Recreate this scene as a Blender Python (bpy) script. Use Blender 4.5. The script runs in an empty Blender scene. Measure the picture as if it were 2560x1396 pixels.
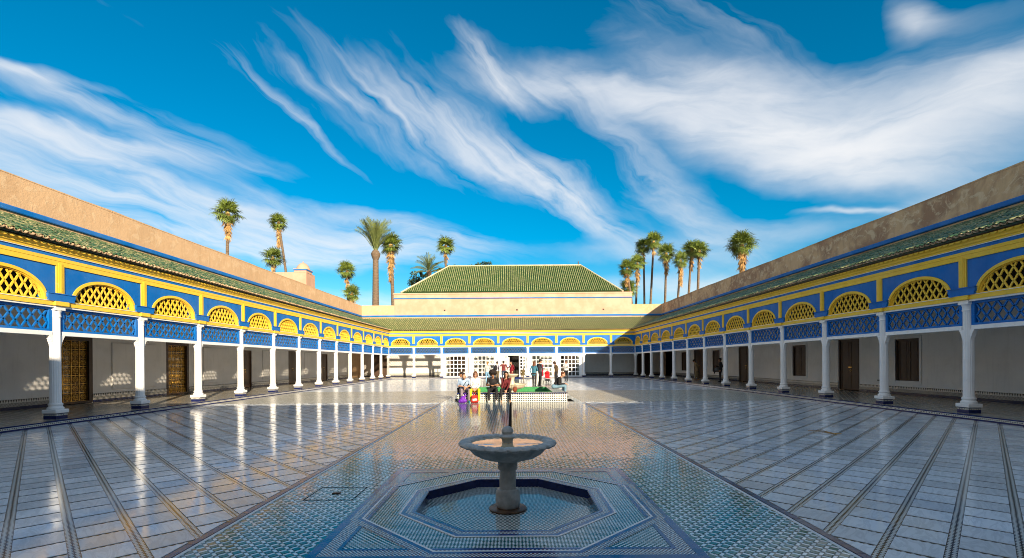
import bpy, math, random
from mathutils import Matrix, Vector
random.seed(7)
SC = bpy.context.scene
COL = SC.collection
R = math.radians
PI = math.pi

# ------------------------------------------------------------------ camera
CAM_H = 1.65
F_PX = 1190.0                       # focal length in pixels of a 2560 px wide frame
cam_d = bpy.data.cameras.new('camera')
cam = bpy.data.objects.new('camera', cam_d)
COL.objects.link(cam)
cam_d.sensor_width = 36.0
cam_d.lens = 36.0 * F_PX / 2560.0
cam_d.shift_y = (907 - 698) / 2560.0
cam_d.clip_start = 0.1
cam_d.clip_end = 6000
cam.matrix_world = Matrix.Translation((0, 0, CAM_H)) @ Matrix.Rotation(R(90), 4, 'X') @ Matrix.Rotation(-0.0065, 4, 'Z')
SC.camera = cam

# ------------------------------------------------------------------ light
SUN_DIR = Vector((1.0, -2.1, 0.70)).normalized()      # from the court towards the sun
SUN_EL = math.asin(SUN_DIR.z)
SUN_AZ = math.atan2(SUN_DIR.x, SUN_DIR.y)
sun_d = bpy.data.lights.new('sun', 'SUN')
sun_d.energy = 2.05
sun_d.angle = R(0.5)
sun_d.color = (1.0, 0.84, 0.62)
sun = bpy.data.objects.new('sun', sun_d)
COL.objects.link(sun)
sun.rotation_euler = SUN_DIR.to_track_quat('Z', 'Y').to_euler()

SC.view_settings.view_transform = 'Standard'
SC.view_settings.look = 'None'
SC.view_settings.exposure = 2.2
SC.view_settings.gamma = 1.0
SC.view_settings.use_curve_mapping = False
SC.render.engine = 'CYCLES'
SC.cycles.max_bounces = 8
SC.cycles.diffuse_bounces = 6
SC.cycles.glossy_bounces = 4
SC.cycles.transmission_bounces = 4
SC.cycles.transparent_max_bounces = 10
SC.cycles.caustics_reflective = False
SC.cycles.caustics_refractive = False
SC.cycles.sample_clamp_indirect = 6.0
SC.cycles.use_denoising = True
SC.cycles.pixel_filter_type = 'BLACKMAN_HARRIS'
SC.cycles.filter_width = 1.0


class NT:
    """small helper to write node expressions"""
    def __init__(self, tree):
        self.t = tree
    def node(self, typ, **kw):
        n = self.t.nodes.new(typ)
        for k, v in kw.items():
            setattr(n, k, v)
        return n
    def put(self, sock, v):
        if v is None:
            return
        if isinstance(v, bpy.types.NodeSocket):
            self.t.links.new(v, sock)
        else:
            sock.default_value = v
    def m(self, op, a, b=None, c=None, clamp=False):
        n = self.node('ShaderNodeMath', operation=op)
        n.use_clamp = clamp
        self.put(n.inputs[0], a)
        if b is not None:
            self.put(n.inputs[1], b)
        if c is not None:
            self.put(n.inputs[2], c)
        return n.outputs[0]
    def add(self, a, b): return self.m('ADD', a, b)
    def sub(self, a, b): return self.m('SUBTRACT', a, b)
    def mul(self, a, b): return self.m('MULTIPLY', a, b)
    def div(self, a, b): return self.m('DIVIDE', a, b)
    def lt(self, a, b): return self.m('LESS_THAN', a, b)
    def gt(self, a, b): return self.m('GREATER_THAN', a, b)
    def fract(self, a): return self.m('FRACT', a)
    def floor(self, a): return self.m('FLOOR', a)
    def abs(self, a): return self.m('ABSOLUTE', a)
    def mx(self, a, b): return self.m('MAXIMUM', a, b)
    def mn(self, a, b): return self.m('MINIMUM', a, b)
    def inv(self, a): return self.m('SUBTRACT', 1.0, a)
    def step(self, x, lo, hi):
        n = self.node('ShaderNodeMapRange', interpolation_type='SMOOTHSTEP')
        self.put(n.inputs[0], x); self.put(n.inputs[1], lo); self.put(n.inputs[2], hi)
        return n.outputs[0]
    def mix(self, f, a, b):
        n = self.node('ShaderNodeMix', data_type='RGBA')
        self.put(n.inputs[0], f)
        self.put(n.inputs[6], a if isinstance(a, bpy.types.NodeSocket) else (*a[:3], 1))
        self.put(n.inputs[7], b if isinstance(b, bpy.types.NodeSocket) else (*b[:3], 1))
        return n.outputs[2]
    def noise(self, vec, scale, detail=4.0, rough=0.55, dist=0.0, dim='3D'):
        n = self.node('ShaderNodeTexNoise')
        n.noise_dimensions = dim
        if vec is not None:
            self.t.links.new(vec, n.inputs['Vector'])
        n.inputs['Scale'].default_value = scale
        n.inputs['Detail'].default_value = detail
        n.inputs['Roughness'].default_value = rough
        n.inputs['Distortion'].default_value = dist
        return n.outputs[0]
    def xyz(self, x, y, z=0.0):
        n = self.node('ShaderNodeCombineXYZ')
        self.put(n.inputs[0], x); self.put(n.inputs[1], y); self.put(n.inputs[2], z)
        return n.outputs[0]
    def sep(self, v):
        n = self.node('ShaderNodeSeparateXYZ')
        self.t.links.new(v, n.inputs[0])
        return n.outputs
    def wnoise(self, v):
        n = self.node('ShaderNodeTexWhiteNoise')
        n.noise_dimensions = '3D'
        self.t.links.new(v, n.inputs[0])
        return n.outputs


# ------------------------------------------------------------------ sky
world = bpy.data.worlds.new('World')
SC.world = world
world.use_nodes = True
world.cycles.sampling_method = 'MANUAL'
world.cycles.sample_map_resolution = 256
wt = world.node_tree
wt.nodes.clear()
W = NT(wt)
sky = W.node('ShaderNodeTexSky', sky_type='NISHITA')
sky.sun_disc = False
sky.sun_elevation = SUN_EL
sky.sun_rotation = SUN_AZ
sky.altitude = 450
sky.air_density = 1.0
sky.dust_density = 0.35
sky.ozone_density = 2.6
hsv = W.node('ShaderNodeHueSaturation')
hsv.inputs['Hue'].default_value = 0.486
hsv.inputs['Saturation'].default_value = 1.55
hsv.inputs['Value'].default_value = 0.22
wt.links.new(sky.outputs[0], hsv.inputs['Color'])
tc = W.node('ShaderNodeTexCoord')
dx, dy, dz = W.sep(tc.outputs['Generated'])
az = W.m('ARCTAN2', dx, dy)
el = W.m('ARCSINE', dz)
# high thin cloud: streaks of cirrus along the wind, each one a soft long ellipse in azimuth / elevation, torn by noise
warp = W.node('ShaderNodeTexNoise')
warp.inputs['Scale'].default_value = 3.2
warp.inputs['Detail'].default_value = 5.0
wt.links.new(W.xyz(az, W.mul(el, 1.6), 0.3), warp.inputs['Vector'])
wr, wg, wb = W.sep(warp.outputs['Color'])
azw = W.add(az, W.mul(W.sub(wr, 0.5), 0.13))
elw = W.add(el, W.mul(W.sub(wg, 0.5), 0.13))

def px_dir(px, py):
    x = (px - 1281) / F_PX
    z = (907 - py) / F_PX
    return math.atan(x), math.atan(z / math.sqrt(1 + x * x))

STREAKS = [  # wind group, centre px, half length px, half width px, slope angle (down to the right), strength
    (0, 60, 195, 190, 22, 10, .75), (0, 240, 375, 430, 44, 7, .95), (0, 330, 300, 320, 40, 14, .42), (0, 450, 470, 500, 42, 10, .65), (0, 620, 540, 540, 38, 10, .75),
    (0, 720, 602, 430, 42, 5, 1.1), (0, 900, 650, 300, 28, 5, .6), (0, 180, 480, 340, 45, 8, .75), (0, 90, 330, 260, 36, 6, .5), (0, 850, 745, 240, 24, 3, .7), (0, 500, 600, 300, 30, 8, .5), (0, 1020, 570, 200, 26, 14, .45),
    (0, 130, 250, 300, 30, 10, .25), (0, 350, 700, 400, 30, 5, .6),
    (1, 755, 285, 190, 15, 40, .62), (1, 1000, 320, 330, 50, 30, .30), (1, 1170, 335, 330, 34, 28, .95), (1, 1330, 430, 320, 34, 33, .70), (1, 1450, 515, 190, 28, 36, .75), (1, 1205, 160, 100, 30, 44, .95), (1, 1320, 238, 160, 34, 12, .95),
    (1, 980, 90, 600, 20, 24, .07), (1, 1690, 500, 260, 40, 44, .50), (1, 1560, 400, 260, 30, 40, .12), (1, 900, 240, 200, 22, 20, .35), (1, 1660, 50, 220, 45, 20, .16), (1, 1880, 110, 300, 36, 30, .20), (1, 560, 150, 400, 16, 28, .07),
    (2, 1580, 285, 270, 42, 16, .80), (2, 1840, 345, 330, 66, 14, 1.25), (2, 2080, 385, 270, 76, 6, 1.35), (2, 2330, 325, 330, 86, -16, 1.25), (2, 2490, 225, 260, 85, -20, .9), (2, 2100, 255, 360, 60, 6, .75), (2, 1790, 225, 260, 40, 20, .5),
    (2, 2430, 70, 220, 55, -10, .16), (2, 2315, 40, 60, 34, 20, .8), (2, 2450, 470, 270, 26, -18, .5), (2, 2140, 540, 115, 8, 0, .95), (2, 1860, 600, 260, 36, -3, .5), (2, 1740, 716, 290, 32, 0, .9), (2, 1640, 640, 200, 26, 4, .35), (2, 2300, 180, 300, 50, -8, .30),
]
# the cirrus goes on unseen all round, extra streaks added to lift the shade
rng = random.Random(3)
for k in range(40):
    a0 = rng.uniform(1.2, 2 * PI - 1.2)
    STREAKS.append(('az', a0, rng.uniform(0.1, 1.35), rng.uniform(0.3, 0.6), rng.uniform(0.06, 0.14), rng.uniform(-30, 30), rng.uniform(0.7, 1.25)))
dens = [None, None, None]
for k, s in enumerate(STREAKS):
    if s[0] == 'az':
        _, a0, e0, L, Wd, ang, st = s
        grp = k % 3
        if a0 > PI:
            a0 -= 2 * PI
        ca, sa = math.cos(R(ang)), math.sin(R(ang))
    else:
        grp, px, py, Lp, Wp, ang, st = s
        a0, e0 = px_dir(px, py)
        ca_, sa_ = math.cos(R(ang)), math.sin(R(ang))
        a1, e1 = px_dir(px + ca_ * Lp * 0.6, py + sa_ * Lp * 0.6)
        a2, e2 = px_dir(px - ca_ * Lp * 0.6, py - sa_ * Lp * 0.6)
        va, ve = a1 - a2, e1 - e2
        n_ = math.hypot(va, ve)
        ca, sa = va / n_, -ve / n_
        L = n_ / 1.2
        Wd = Wp / F_PX * (n_ / 1.2) / (Lp / F_PX)
    ua = W.sub(azw, a0)
    ue = W.sub(elw, e0)
    p = W.mul(W.sub(W.mul(ua, ca), W.mul(ue, sa)), 1.0 / L)
    q = W.mul(W.add(W.mul(ua, sa), W.mul(ue, ca)), 1.0 / Wd)
    g = W.m('EXPONENT', W.mul(W.add(W.mul(p, p), W.mul(q, q)), -1.0))
    g = W.mul(g, st)
    dens[grp] = g if dens[grp] is None else W.add(dens[grp], g)
# torn fibres, drawn out along the wind of each group
total = None
for grp, ang in enumerate((9, 34, 6)):
    rot = W.node('ShaderNodeVectorRotate', rotation_type='Z_AXIS')
    rot.inputs['Angle'].default_value = R(ang)
    wt.links.new(W.xyz(azw, elw, 0.0), rot.inputs['Vector'])
    mp = W.node('ShaderNodeVectorMath', operation='MULTIPLY')
    wt.links.new(rot.outputs[0], mp.inputs[0])
    mp.inputs[1].default_value = (1.0, 6.5 if grp < 2 else 4.5, 1.0)
    fib = W.noise(mp.outputs[0], 5.0, 8.0, 0.58, 0.5)
    d = W.mul(dens[grp], W.mx(W.add((0.60, 0.50, 0.68)[grp], W.mul(W.sub(fib, 0.48), (2.4, 2.4, 1.5)[grp])), 0.02))
    total = d if total is None else W.add(total, d)
soft = W.noise(W.xyz(az, W.mul(el, 1.5), 1.7), 2.6, 5.0, 0.55, 0.4)
total = W.mul(total, W.add(0.55, W.mul(soft, 0.9)))
cl = W.inv(W.m('EXPONENT', W.mul(W.mx(W.sub(total, 0.07), 0.0), -1.30)))
cl = W.mul(cl, W.step(el, -0.02, 0.05))
cl = W.mul(cl, 0.95)
ccol = W.mix(W.step(el, 0.05, 0.5), (1.48, 1.45, 1.42), (1.38, 1.39, 1.42))
skyc = W.mix(cl, hsv.outputs[0], ccol)
bg = W.node('ShaderNodeBackground')
wt.links.new(skyc, bg.inputs['Color'])
bg.inputs['Strength'].default_value = 0.15
wo = W.node('ShaderNodeOutputWorld')
wt.links.new(bg.outputs[0], wo.inputs['Surface'])


# ------------------------------------------------------------------ materials
MATS = {}
def new_mat(name):
    m = bpy.data.materials.new(name)
    m.use_nodes = True
    t = m.node_tree
    b = t.nodes['Principled BSDF']
    MATS[name] = m
    return m, NT(t), b

def rgb(r, g, b):
    def l(c):
        c /= 255.0
        return c / 12.92 if c <= 0.04045 else ((c + 0.055) / 1.055) ** 2.4
    return (l(r), l(g), l(b))

def pm(name, c1, c2=None, scale=3.0, rough=0.6, bump=0.0, bscale=40.0, metal=0.0, spec=0.5, detail=5.0, var=0.0, stretch=None, lo=0.35, hi=0.65, coat=0.0, wear=0.0, wearc=(0.6, 0.55, 0.45)):
    """two-tone procedural paint / plaster / cloth: colours mixed by noise, fine relief, optional tint per object"""
    m, N, b = new_mat(name)
    co = N.node('ShaderNodeTexCoord').outputs['Object']
    if stretch:
        mm = N.node('ShaderNodeVectorMath', operation='MULTIPLY')
        N.t.links.new(co, mm.inputs[0]); mm.inputs[1].default_value = stretch
        co = mm.outputs[0]
    c2 = c2 or tuple(c * 0.82 for c in c1)
    f = N.step(N.noise(co, scale, detail, 0.6), lo, hi)
    col = N.mix(f, c1, c2)
    if var:
        oi = N.node('ShaderNodeObjectInfo').outputs['Random']
        at = N.node('ShaderNodeAttribute'); at.attribute_name = 'rnd'
        r = N.fract(N.add(oi, at.outputs['Fac']))
        h = N.node('ShaderNodeHueSaturation')
        N.t.links.new(col, h.inputs['Color'])
        N.put(h.inputs['Value'], N.add(1.0 - var, N.mul(r, 2 * var)))
        col = h.outputs[0]
    N.put(b.inputs['Base Color'], col)
    N.put(b.inputs['Roughness'], N.add(rough - 0.06, N.mul(f, 0.12)))
    b.inputs['Metallic'].default_value = metal
    b.inputs['Specular IOR Level'].default_value = spec
    b.inputs['Coat Weight'].default_value = coat
    if wear:
        gp_ = N.node('ShaderNodeNewGeometry').outputs['Position']
        w1 = N.step(N.noise(gp_, 7.0, 8.0, 0.72, 0.8), 0.60, 0.68)
        ms = N.node('ShaderNodeVectorMath', operation='MULTIPLY')
        N.t.links.new(gp_, ms.inputs[0]); ms.inputs[1].default_value = (5.0, 5.0, 0.5)
        w2 = N.step(N.noise(ms.outputs[0], 1.5, 6.0, 0.65), 0.50, 0.80)
        w3 = N.step(N.noise(gp_, 0.8, 4.0, 0.6), 0.35, 0.75)
        col = N.mix(N.mul(w1, 0.45 * wear), col, wearc)
        col = N.mix(N.mul(w2, 0.40 * wear), col, tuple(c * 0.45 for c in c1))
        col = N.mix(N.mul(w3, 0.38 * wear), col, tuple(min(1, c * 0.7 + 0.10) for c in c1))
        N.put(b.inputs['Base Color'], col)
    if bump:
        bp = N.node('ShaderNodeBump')
        bp.inputs['Strength'].default_value = bump
        bp.inputs['Distance'].default_value = 0.02
        N.t.links.new(N.noise(co, bscale, 4.0, 0.6), bp.inputs['Height'])
        N.t.links.new(bp.outputs[0], b.inputs['Normal'])
    return m

BLUE = (0.0, 0.150, 0.50)
YEL = (0.90, 0.575, 0.045)
pm('blue_paint', BLUE, (0.0, 0.12, 0.42), 1.5, 0.6, 0.08, 60, spec=0.2, wear=1.0, wearc=(0.12, 0.25, 0.5))
pm('yellow_paint', YEL, (0.84, 0.52, 0.04), 2.0, 0.6, 0.08, 60, spec=0.25, wear=0.8, wearc=(0.75, 0.62, 0.3))
pm('white_paint', (0.84, 0.83, 0.81), (0.76, 0.75, 0.73), 2.2, 0.5, 0.10, 50, lo=0.45, hi=0.8, wear=0.6, wearc=(0.5, 0.48, 0.43))
pm('wall_plaster', (0.86, 0.835, 0.79), (0.78, 0.755, 0.71), 1.2, 0.8, 0.25, 90, lo=0.4, hi=0.75, wear=0.5, wearc=(0.55, 0.50, 0.42))
pm('tan_plaster', (0.58, 0.355, 0.25), (0.50, 0.30, 0.20), 0.9, 0.85, 0.35, 30)
pm('dark_wood', (0.040, 0.020, 0.010), (0.075, 0.038, 0.018), 3.0, 0.5, 0.25, 30, stretch=(8, 8, 0.7))
pm('brown_wood', (0.12, 0.055, 0.022), (0.065, 0.03, 0.013), 3.0, 0.5, 0.25, 30, stretch=(8, 8, 0.7))
pm('ceiling_wood', (0.050, 0.024, 0.012), (0.028, 0.014, 0.008), 3.0, 0.7, 0.2, 20, stretch=(6, 0.6, 1))
pm('gold_metal', (0.62, 0.36, 0.06), (0.42, 0.22, 0.03), 6.0, 0.35, 0.1, 40, metal=0.7)
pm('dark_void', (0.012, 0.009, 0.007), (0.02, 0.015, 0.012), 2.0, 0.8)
pm('navy_tile', (0.006, 0.012, 0.075), (0.010, 0.022, 0.12), 9.0, 0.16, 0.06, 25, var=0.35)
pm('marble_grey', (0.50, 0.49, 0.455), (0.33, 0.32, 0.29), 9.0, 0.42, 0.45, 40, detail=9, wear=0.6, wearc=(0.17, 0.16, 0.14))
pm('bowl_reflection', (0.62, 0.50, 0.32), (0.52, 0.41, 0.26), 6.0, 0.05, spec=0.8)  # cream reflection of the sunlit parapet, painted into the bowl water's colour
pm('marble_cream', (0.62, 0.54, 0.40), (0.50, 0.43, 0.31), 5.0, 0.4, 0.2, 50)
pm('rust_metal', (0.16, 0.085, 0.04), (0.09, 0.045, 0.025), 8.0, 0.45, 0.2, 40, metal=0.2)
pm('pool_green', (0.035, 0.20, 0.075), (0.07, 0.30, 0.10), 30.0, 0.2, 0.1, 60, lo=0.4, hi=0.6)
pm('earth', (0.30, 0.22, 0.14), (0.22, 0.16, 0.10), 0.2, 0.9, 0.3, 3)
pm('channel_dark', (0.010, 0.009, 0.009), (0.016, 0.014, 0.012), 4.0, 0.95, spec=0.02)
pm('palm_green', (0.20, 0.26, 0.045), (0.12, 0.17, 0.028), 2.5, 0.5, var=0.35)
pm('palm_date', (0.17, 0.20, 0.065), (0.11, 0.15, 0.045), 2.5, 0.5, var=0.3)
pm('palm_dead', (0.52, 0.32, 0.11), (0.36, 0.20, 0.07), 2.5, 0.8, var=0.35)
pm('palm_trunk', (0.20, 0.135, 0.085), (0.10, 0.07, 0.045), 3.0, 0.85, 0.6, 10, stretch=(1, 1, 6))
pm('leaf_dark', (0.028, 0.055, 0.014), (0.045, 0.08, 0.02), 2.0, 0.6, var=0.4)
pm('eave_clay', (0.46, 0.32, 0.19), (0.30, 0.20, 0.12), 7.0, 0.6, 0.2, 40, var=0.3)
pm('ridge_mortar', (0.58, 0.52, 0.36), (0.46, 0.40, 0.26), 4.0, 0.75, 0.3, 40)


def worn_plaster(name, c1, c2, c3, ps=0.35, bs=0.35):
    """lime wash with long rain streaks and rubbed patches"""
    m, N, b = new_mat(name)
    co = N.node('ShaderNodeTexCoord').outputs['Object']
    big = N.step(N.noise(co, 0.55, 6.0, 0.62, 0.6), 0.42, 0.62)
    mm = N.node('ShaderNodeVectorMath', operation='MULTIPLY')
    N.t.links.new(co, mm.inputs[0]); mm.inputs[1].default_value = (2.2, 2.2, 0.35)
    st = N.step(N.noise(mm.outputs[0], 1.6, 6.0, 0.65), 0.45, 0.75)
    z = N.sep(co)[2]
    patch = N.step(N.noise(co, 2.2, 8.0, 0.7, 1.2), 0.50, 0.60)
    band = N.mul(N.step(z, 7.15, 7.45), N.inv(N.step(z, 7.95, 8.2)))
    col = N.mix(N.mul(st, 0.55), c1, c2)
    col = N.mix(N.mul(big, bs), col, c2)
    col = N.mix(N.mul(N.mul(patch, band), ps), col, c3)
    N.put(b.inputs['Base Color'], col)
    b.inputs['Roughness'].default_value = 0.85
    bp = N.node('ShaderNodeBump')
    bp.inputs['Strength'].default_value = 0.45
    bp.inputs['Distance'].default_value = 0.03
    N.t.links.new(N.add(N.noise(co, 9.0, 7.0, 0.65), N.mul(patch, 0.2)), bp.inputs['Height'])
    N.t.links.new(bp.outputs[0], b.inputs['Normal'])
worn_plaster('parapet_plaster', (0.62, 0.40, 0.225), (0.45, 0.275, 0.145), (0.74, 0.56, 0.36))
worn_plaster('parapet_worn', (0.62, 0.40, 0.225), (0.33, 0.18, 0.105), (0.72, 0.54, 0.35), 0.7, 0.9)


def glazed_roof(name, c1, c2, c3, chip):
    m, N, b = new_mat(name)
    co = N.node('ShaderNodeTexCoord').outputs['Object']
    oi = N.node('ShaderNodeObjectInfo').outputs['Random']
    at = N.node('ShaderNodeAttribute'); at.attribute_name = 'rnd'
    r = N.fract(N.add(oi, at.outputs['Fac']))
    r2 = N.fract(N.mul(r, 17.3))
    col = N.mix(r, c1, c2)
    col = N.mix(N.gt(r2, 0.72), col, c3)
    gpos = N.node('ShaderNodeNewGeometry').outputs['Position']
    ch = N.step(N.noise(gpos, 9.0, 5.0, 0.7), 0.53, 0.62)
    col = N.mix(N.mul(ch, 0.85), col, chip)
    N.put(b.inputs['Base Color'], col)
    N.put(b.inputs['Roughness'], N.add(0.42, N.mul(ch, 0.3)))
    bp = N.node('ShaderNodeBump')
    bp.inputs['Strength'].default_value = 0.3
    bp.inputs['Distance'].default_value = 0.01
    N.t.links.new(N.noise(gpos, 40.0, 3.0, 0.6), bp.inputs['Height'])
    N.t.links.new(bp.outputs[0], b.inputs['Normal'])
glazed_roof('roof_glaze', (0.020, 0.060, 0.022), (0.055, 0.120, 0.040), (0.17, 0.19, 0.07), (0.44, 0.36, 0.19))
glazed_roof('roof_glaze_olive', (0.15, 0.195, 0.065), (0.22, 0.255, 0.09), (0.30, 0.31, 0.13), (0.42, 0.40, 0.22))
pm('channel_green', (0.016, 0.050, 0.008), (0.03, 0.07, 0.012), 12.0, 0.35, 0.2, 30)
pm('channel_teal', (0.010, 0.045, 0.025), (0.03, 0.06, 0.03), 12.0, 0.35, 0.2, 30)


def grid_zellige(name, period, frac, rot_deg, big, big2, bar, small, rough=0.12, jitter=0.035, grout=(0.05, 0.05, 0.05), checker=False, gw=0.05, spec=0.24):
    """glazed mosaic: big squares, bars between them, small squares at the crossings; every piece slightly off level"""
    m, N, b = new_mat(name)
    co = N.node('ShaderNodeNewGeometry').outputs['Position']
    vr = N.node('ShaderNodeVectorRotate', rotation_type='Z_AXIS')
    vr.inputs['Angle'].default_value = R(rot_deg)
    N.t.links.new(co, vr.inputs['Vector'])
    x, y, z = N.sep(vr.outputs[0])
    u = N.div(x, period); v = N.div(y, period)
    fu = N.fract(u); fv = N.fract(v)
    iu = N.lt(fu, frac); iv = N.lt(fv, frac)
    cell = N.wnoise(N.xyz(N.add(N.floor(u), N.mul(iu, 0.37)), N.add(N.floor(v), N.mul(iv, 0.41)), 0.0))
    wr, wg, wb = N.sep(cell[1])
    nz = N.noise(co, 0.7, 3.0)
    cb = N.mix(wr, big, big2)
    if checker:
        col = N.mix(N.abs(N.sub(iu, iv)), cb, bar)
    else:
        both = N.mul(iu, iv)
        none = N.mul(N.inv(iu), N.inv(iv))
        col = N.mix(both, bar, cb)
        col = N.mix(none, col, small)
    h = N.node('ShaderNodeHueSaturation')
    N.t.links.new(col, h.inputs['Color'])
    N.put(h.inputs['Value'], N.add(0.72, N.mul(N.add(wg, nz), 0.3)))
    col = h.outputs[0]
    # grout
    def edge(f):
        a = N.lt(f, gw)
        c = N.lt(N.abs(N.sub(f, frac)), gw * 0.6)
        return N.mx(a, c)
    gr = N.mx(edge(fu), edge(fv))
    col = N.mix(N.mul(gr, 0.8), col, grout)
    N.put(b.inputs['Base Color'], col)
    N.put(b.inputs['Roughness'], N.add(rough, N.mul(gr, 0.3)))
    b.inputs['Specular IOR Level'].default_value = spec
    geo = N.node('ShaderNodeNewGeometry').outputs['Normal']
    ad = N.node('ShaderNodeVectorMath', operation='ADD')
    N.t.links.new(geo, ad.inputs[0])
    N.t.links.new(N.xyz(N.mul(N.sub(wr, 0.5), jitter), N.mul(N.sub(wb, 0.5), jitter), 0.0), ad.inputs[1])
    nn = N.node('ShaderNodeVectorMath', operation='NORMALIZE')
    N.t.links.new(ad.outputs[0], nn.inputs[0])
    N.t.links.new(nn.outputs[0], b.inputs['Normal'])
    return m

GREEN1, GREEN2 = (0.003, 0.085, 0.062), (0.008, 0.150, 0.125)
CREAM = (0.72, 0.79, 0.79)
grid_zellige('strip_zellige', 0.10, 0.70, 45, GREEN1, GREEN2, CREAM, (0.012, 0.05, 0.045), 0.10, 0.030, spec=0.45)
grid_zellige('fine_zellige', 0.046, 0.56, 45, (0.002, 0.075, 0.065), (0.006, 0.13, 0.12), CREAM, (0.008, 0.06, 0.05), 0.10, 0.03, checker=True)
grid_zellige('star_zellige', 0.052, 0.5, 0, (0.002, 0.07, 0.065), (0.006, 0.12, 0.11), CREAM, (0.008, 0.06, 0.05), 0.10, 0.03, checker=True)
grid_zellige('border_zellige', 0.036, 0.5, 0, (0.008, 0.02, 0.11), (0.20, 0.055, 0.02), CREAM, (0.02, 0.1, 0.08), 0.12, 0.03, checker=True)
grid_zellige('basin_zellige', 0.050, 0.52, 0, (0.010, 0.045, 0.05), (0.014, 0.10, 0.09), (0.72, 0.73, 0.69), (0.01, 0.05, 0.05), 0.07, 0.016, checker=True)
grid_zellige('path_zellige', 0.12, 0.66, 45, (0.30, 0.31, 0.25), (0.42, 0.42, 0.34), (0.78, 0.73, 0.62), (0.16, 0.16, 0.14), 0.26, 0.008, spec=0.12)
grid_zellige('gallery_zellige', 0.16, 0.82, 32, (0.24, 0.21, 0.165), (0.31, 0.275, 0.21), (0.56, 0.52, 0.43), (0.50, 0.46, 0.38), 0.22, 0.02)


def marble(name, pattern):
    """pale veined slabs; with pattern=True the inlaid bands too (for the far paving)"""
    m, N, b = new_mat(name)
    geo = N.node('ShaderNodeNewGeometry')
    co = geo.outputs['Position']
    oi = N.node('ShaderNodeObjectInfo').outputs['Random']
    at = N.node('ShaderNodeAttribute'); at.attribute_name = 'rnd'
    r = N.fract(N.add(oi, at.outputs['Fac']))
    x, y, z = N.sep(co)
    sx = N.m('SIGN', x)
    c = N.div(N.add(N.mul(N.abs(x), -1.0), y), math.sqrt(2))
    d = N.div(N.add(N.abs(x), y), math.sqrt(2))
    off = N.mul(r, 30.0)
    vv = N.xyz(N.add(N.mul(c, 4.5), off), N.add(N.mul(d, 1.1), off), 0.0)
    vein = N.step(N.abs(N.sub(N.noise(vv, 1.6, 7.0, 0.62, 1.2), 0.5)), 0.0, 0.085)
    cloud = N.noise(vv, 0.7, 5.0, 0.6)
    col = N.mix(cloud, (0.68, 0.75, 0.81), (0.86, 0.89, 0.91))
    col = N.mix(N.mul(N.inv(vein), 0.30), col, (0.40, 0.44, 0.48))
    h = N.node('ShaderNodeHueSaturation')
    N.t.links.new(col, h.inputs['Color'])
    N.put(h.inputs['Value'], N.add(0.82, N.mul(r, 0.30)))
    col = h.outputs[0]
    if pattern:
        fc = N.fract(N.div(N.sub(c, 0.23 - 0.05), 0.435))
        fd = N.fract(N.div(N.sub(d, 0.23 - 0.02), 0.42))
        lines = N.mx(N.lt(fc, 0.22), N.lt(fd, 0.10))
        col = N.mix(N.mul(lines, 0.22), col, (0.08, 0.09, 0.08))
    N.put(b.inputs['Base Color'], col)
    scuff = N.step(N.noise(co, 1.3, 7.0, 0.65), 0.48, 0.70)
    N.put(b.inputs['Roughness'], N.add(N.add(0.05 if not pattern else 0.15, N.mul(N.noise(co, 5.0, 4.0), 0.09)), N.mul(scuff, 0.14)))
    b.inputs['IOR'].default_value = 1.5
    b.inputs['Specular IOR Level'].default_value = 0.28 if not pattern else 0.12
    bp = N.node('ShaderNodeBump')
    bp.inputs['Strength'].default_value = 0.05 if not pattern else 0.008
    bp.inputs['Distance'].default_value = 0.02
    N.t.links.new(N.noise(co, 6.0, 2.0), bp.inputs['Height'])
    N.t.links.new(bp.outputs[0], b.inputs['Normal'])
marble('marble_slab', False)
marble('marble_far', True)


def band_inlay(name):
    """black and white inlay between the slabs: broad zigzag bands one way, chains of lozenges the other"""
    m, N, b = new_mat(name)
    co = N.node('ShaderNodeNewGeometry').outputs['Position']
    x, y, z = N.sep(co)
    c = N.div(N.sub(y, N.abs(x)), math.sqrt(2))
    d = N.div(N.add(N.abs(x), y), math.sqrt(2))
    fc = N.mul(N.fract(N.div(N.sub(c, 0.23 - 0.043), 0.435)), 0.435)      # 0 .. 0.086 inside a broad band
    inb = N.lt(fc, 0.086)
    q = N.div(fc, 0.086)
    half = N.fract(N.mul(q, 2.0))
    zz = N.abs(N.sub(N.mul(N.fract(N.div(d, 0.052)), 2.0), 1.0))
    white = N.gt(N.add(N.mul(zz, 0.9), 0.14), N.abs(N.sub(N.mul(half, 2.0), 1.0)))
    edge = N.mx(N.lt(N.abs(N.sub(q, 0.5)), 0.04), N.gt(N.abs(N.sub(q, 0.5)), 0.45))
    bandc = N.mul(white, N.inv(edge))
    fd = N.mul(N.fract(N.div(N.sub(d, 0.23 - 0.024), 0.42)), 0.42)
    q2 = N.div(fd, 0.048)
    zc = N.abs(N.sub(N.mul(N.fract(N.div(c, 0.065)), 2.0), 1.0))
    loz = N.gt(N.sub(N.mul(zc, 1.0), 0.38), N.abs(N.sub(N.mul(q2, 2.0), 1.0)))
    f = N.add(N.mul(bandc, inb), N.mul(N.mul(loz, N.inv(inb)), 1.0))
    col = N.mix(f, (0.014, 0.020, 0.018), (0.60, 0.61, 0.58))
    N.put(b.inputs['Base Color'], col)
    b.inputs['Roughness'].default_value = 0.12
band_inlay('band_inlay')


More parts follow.
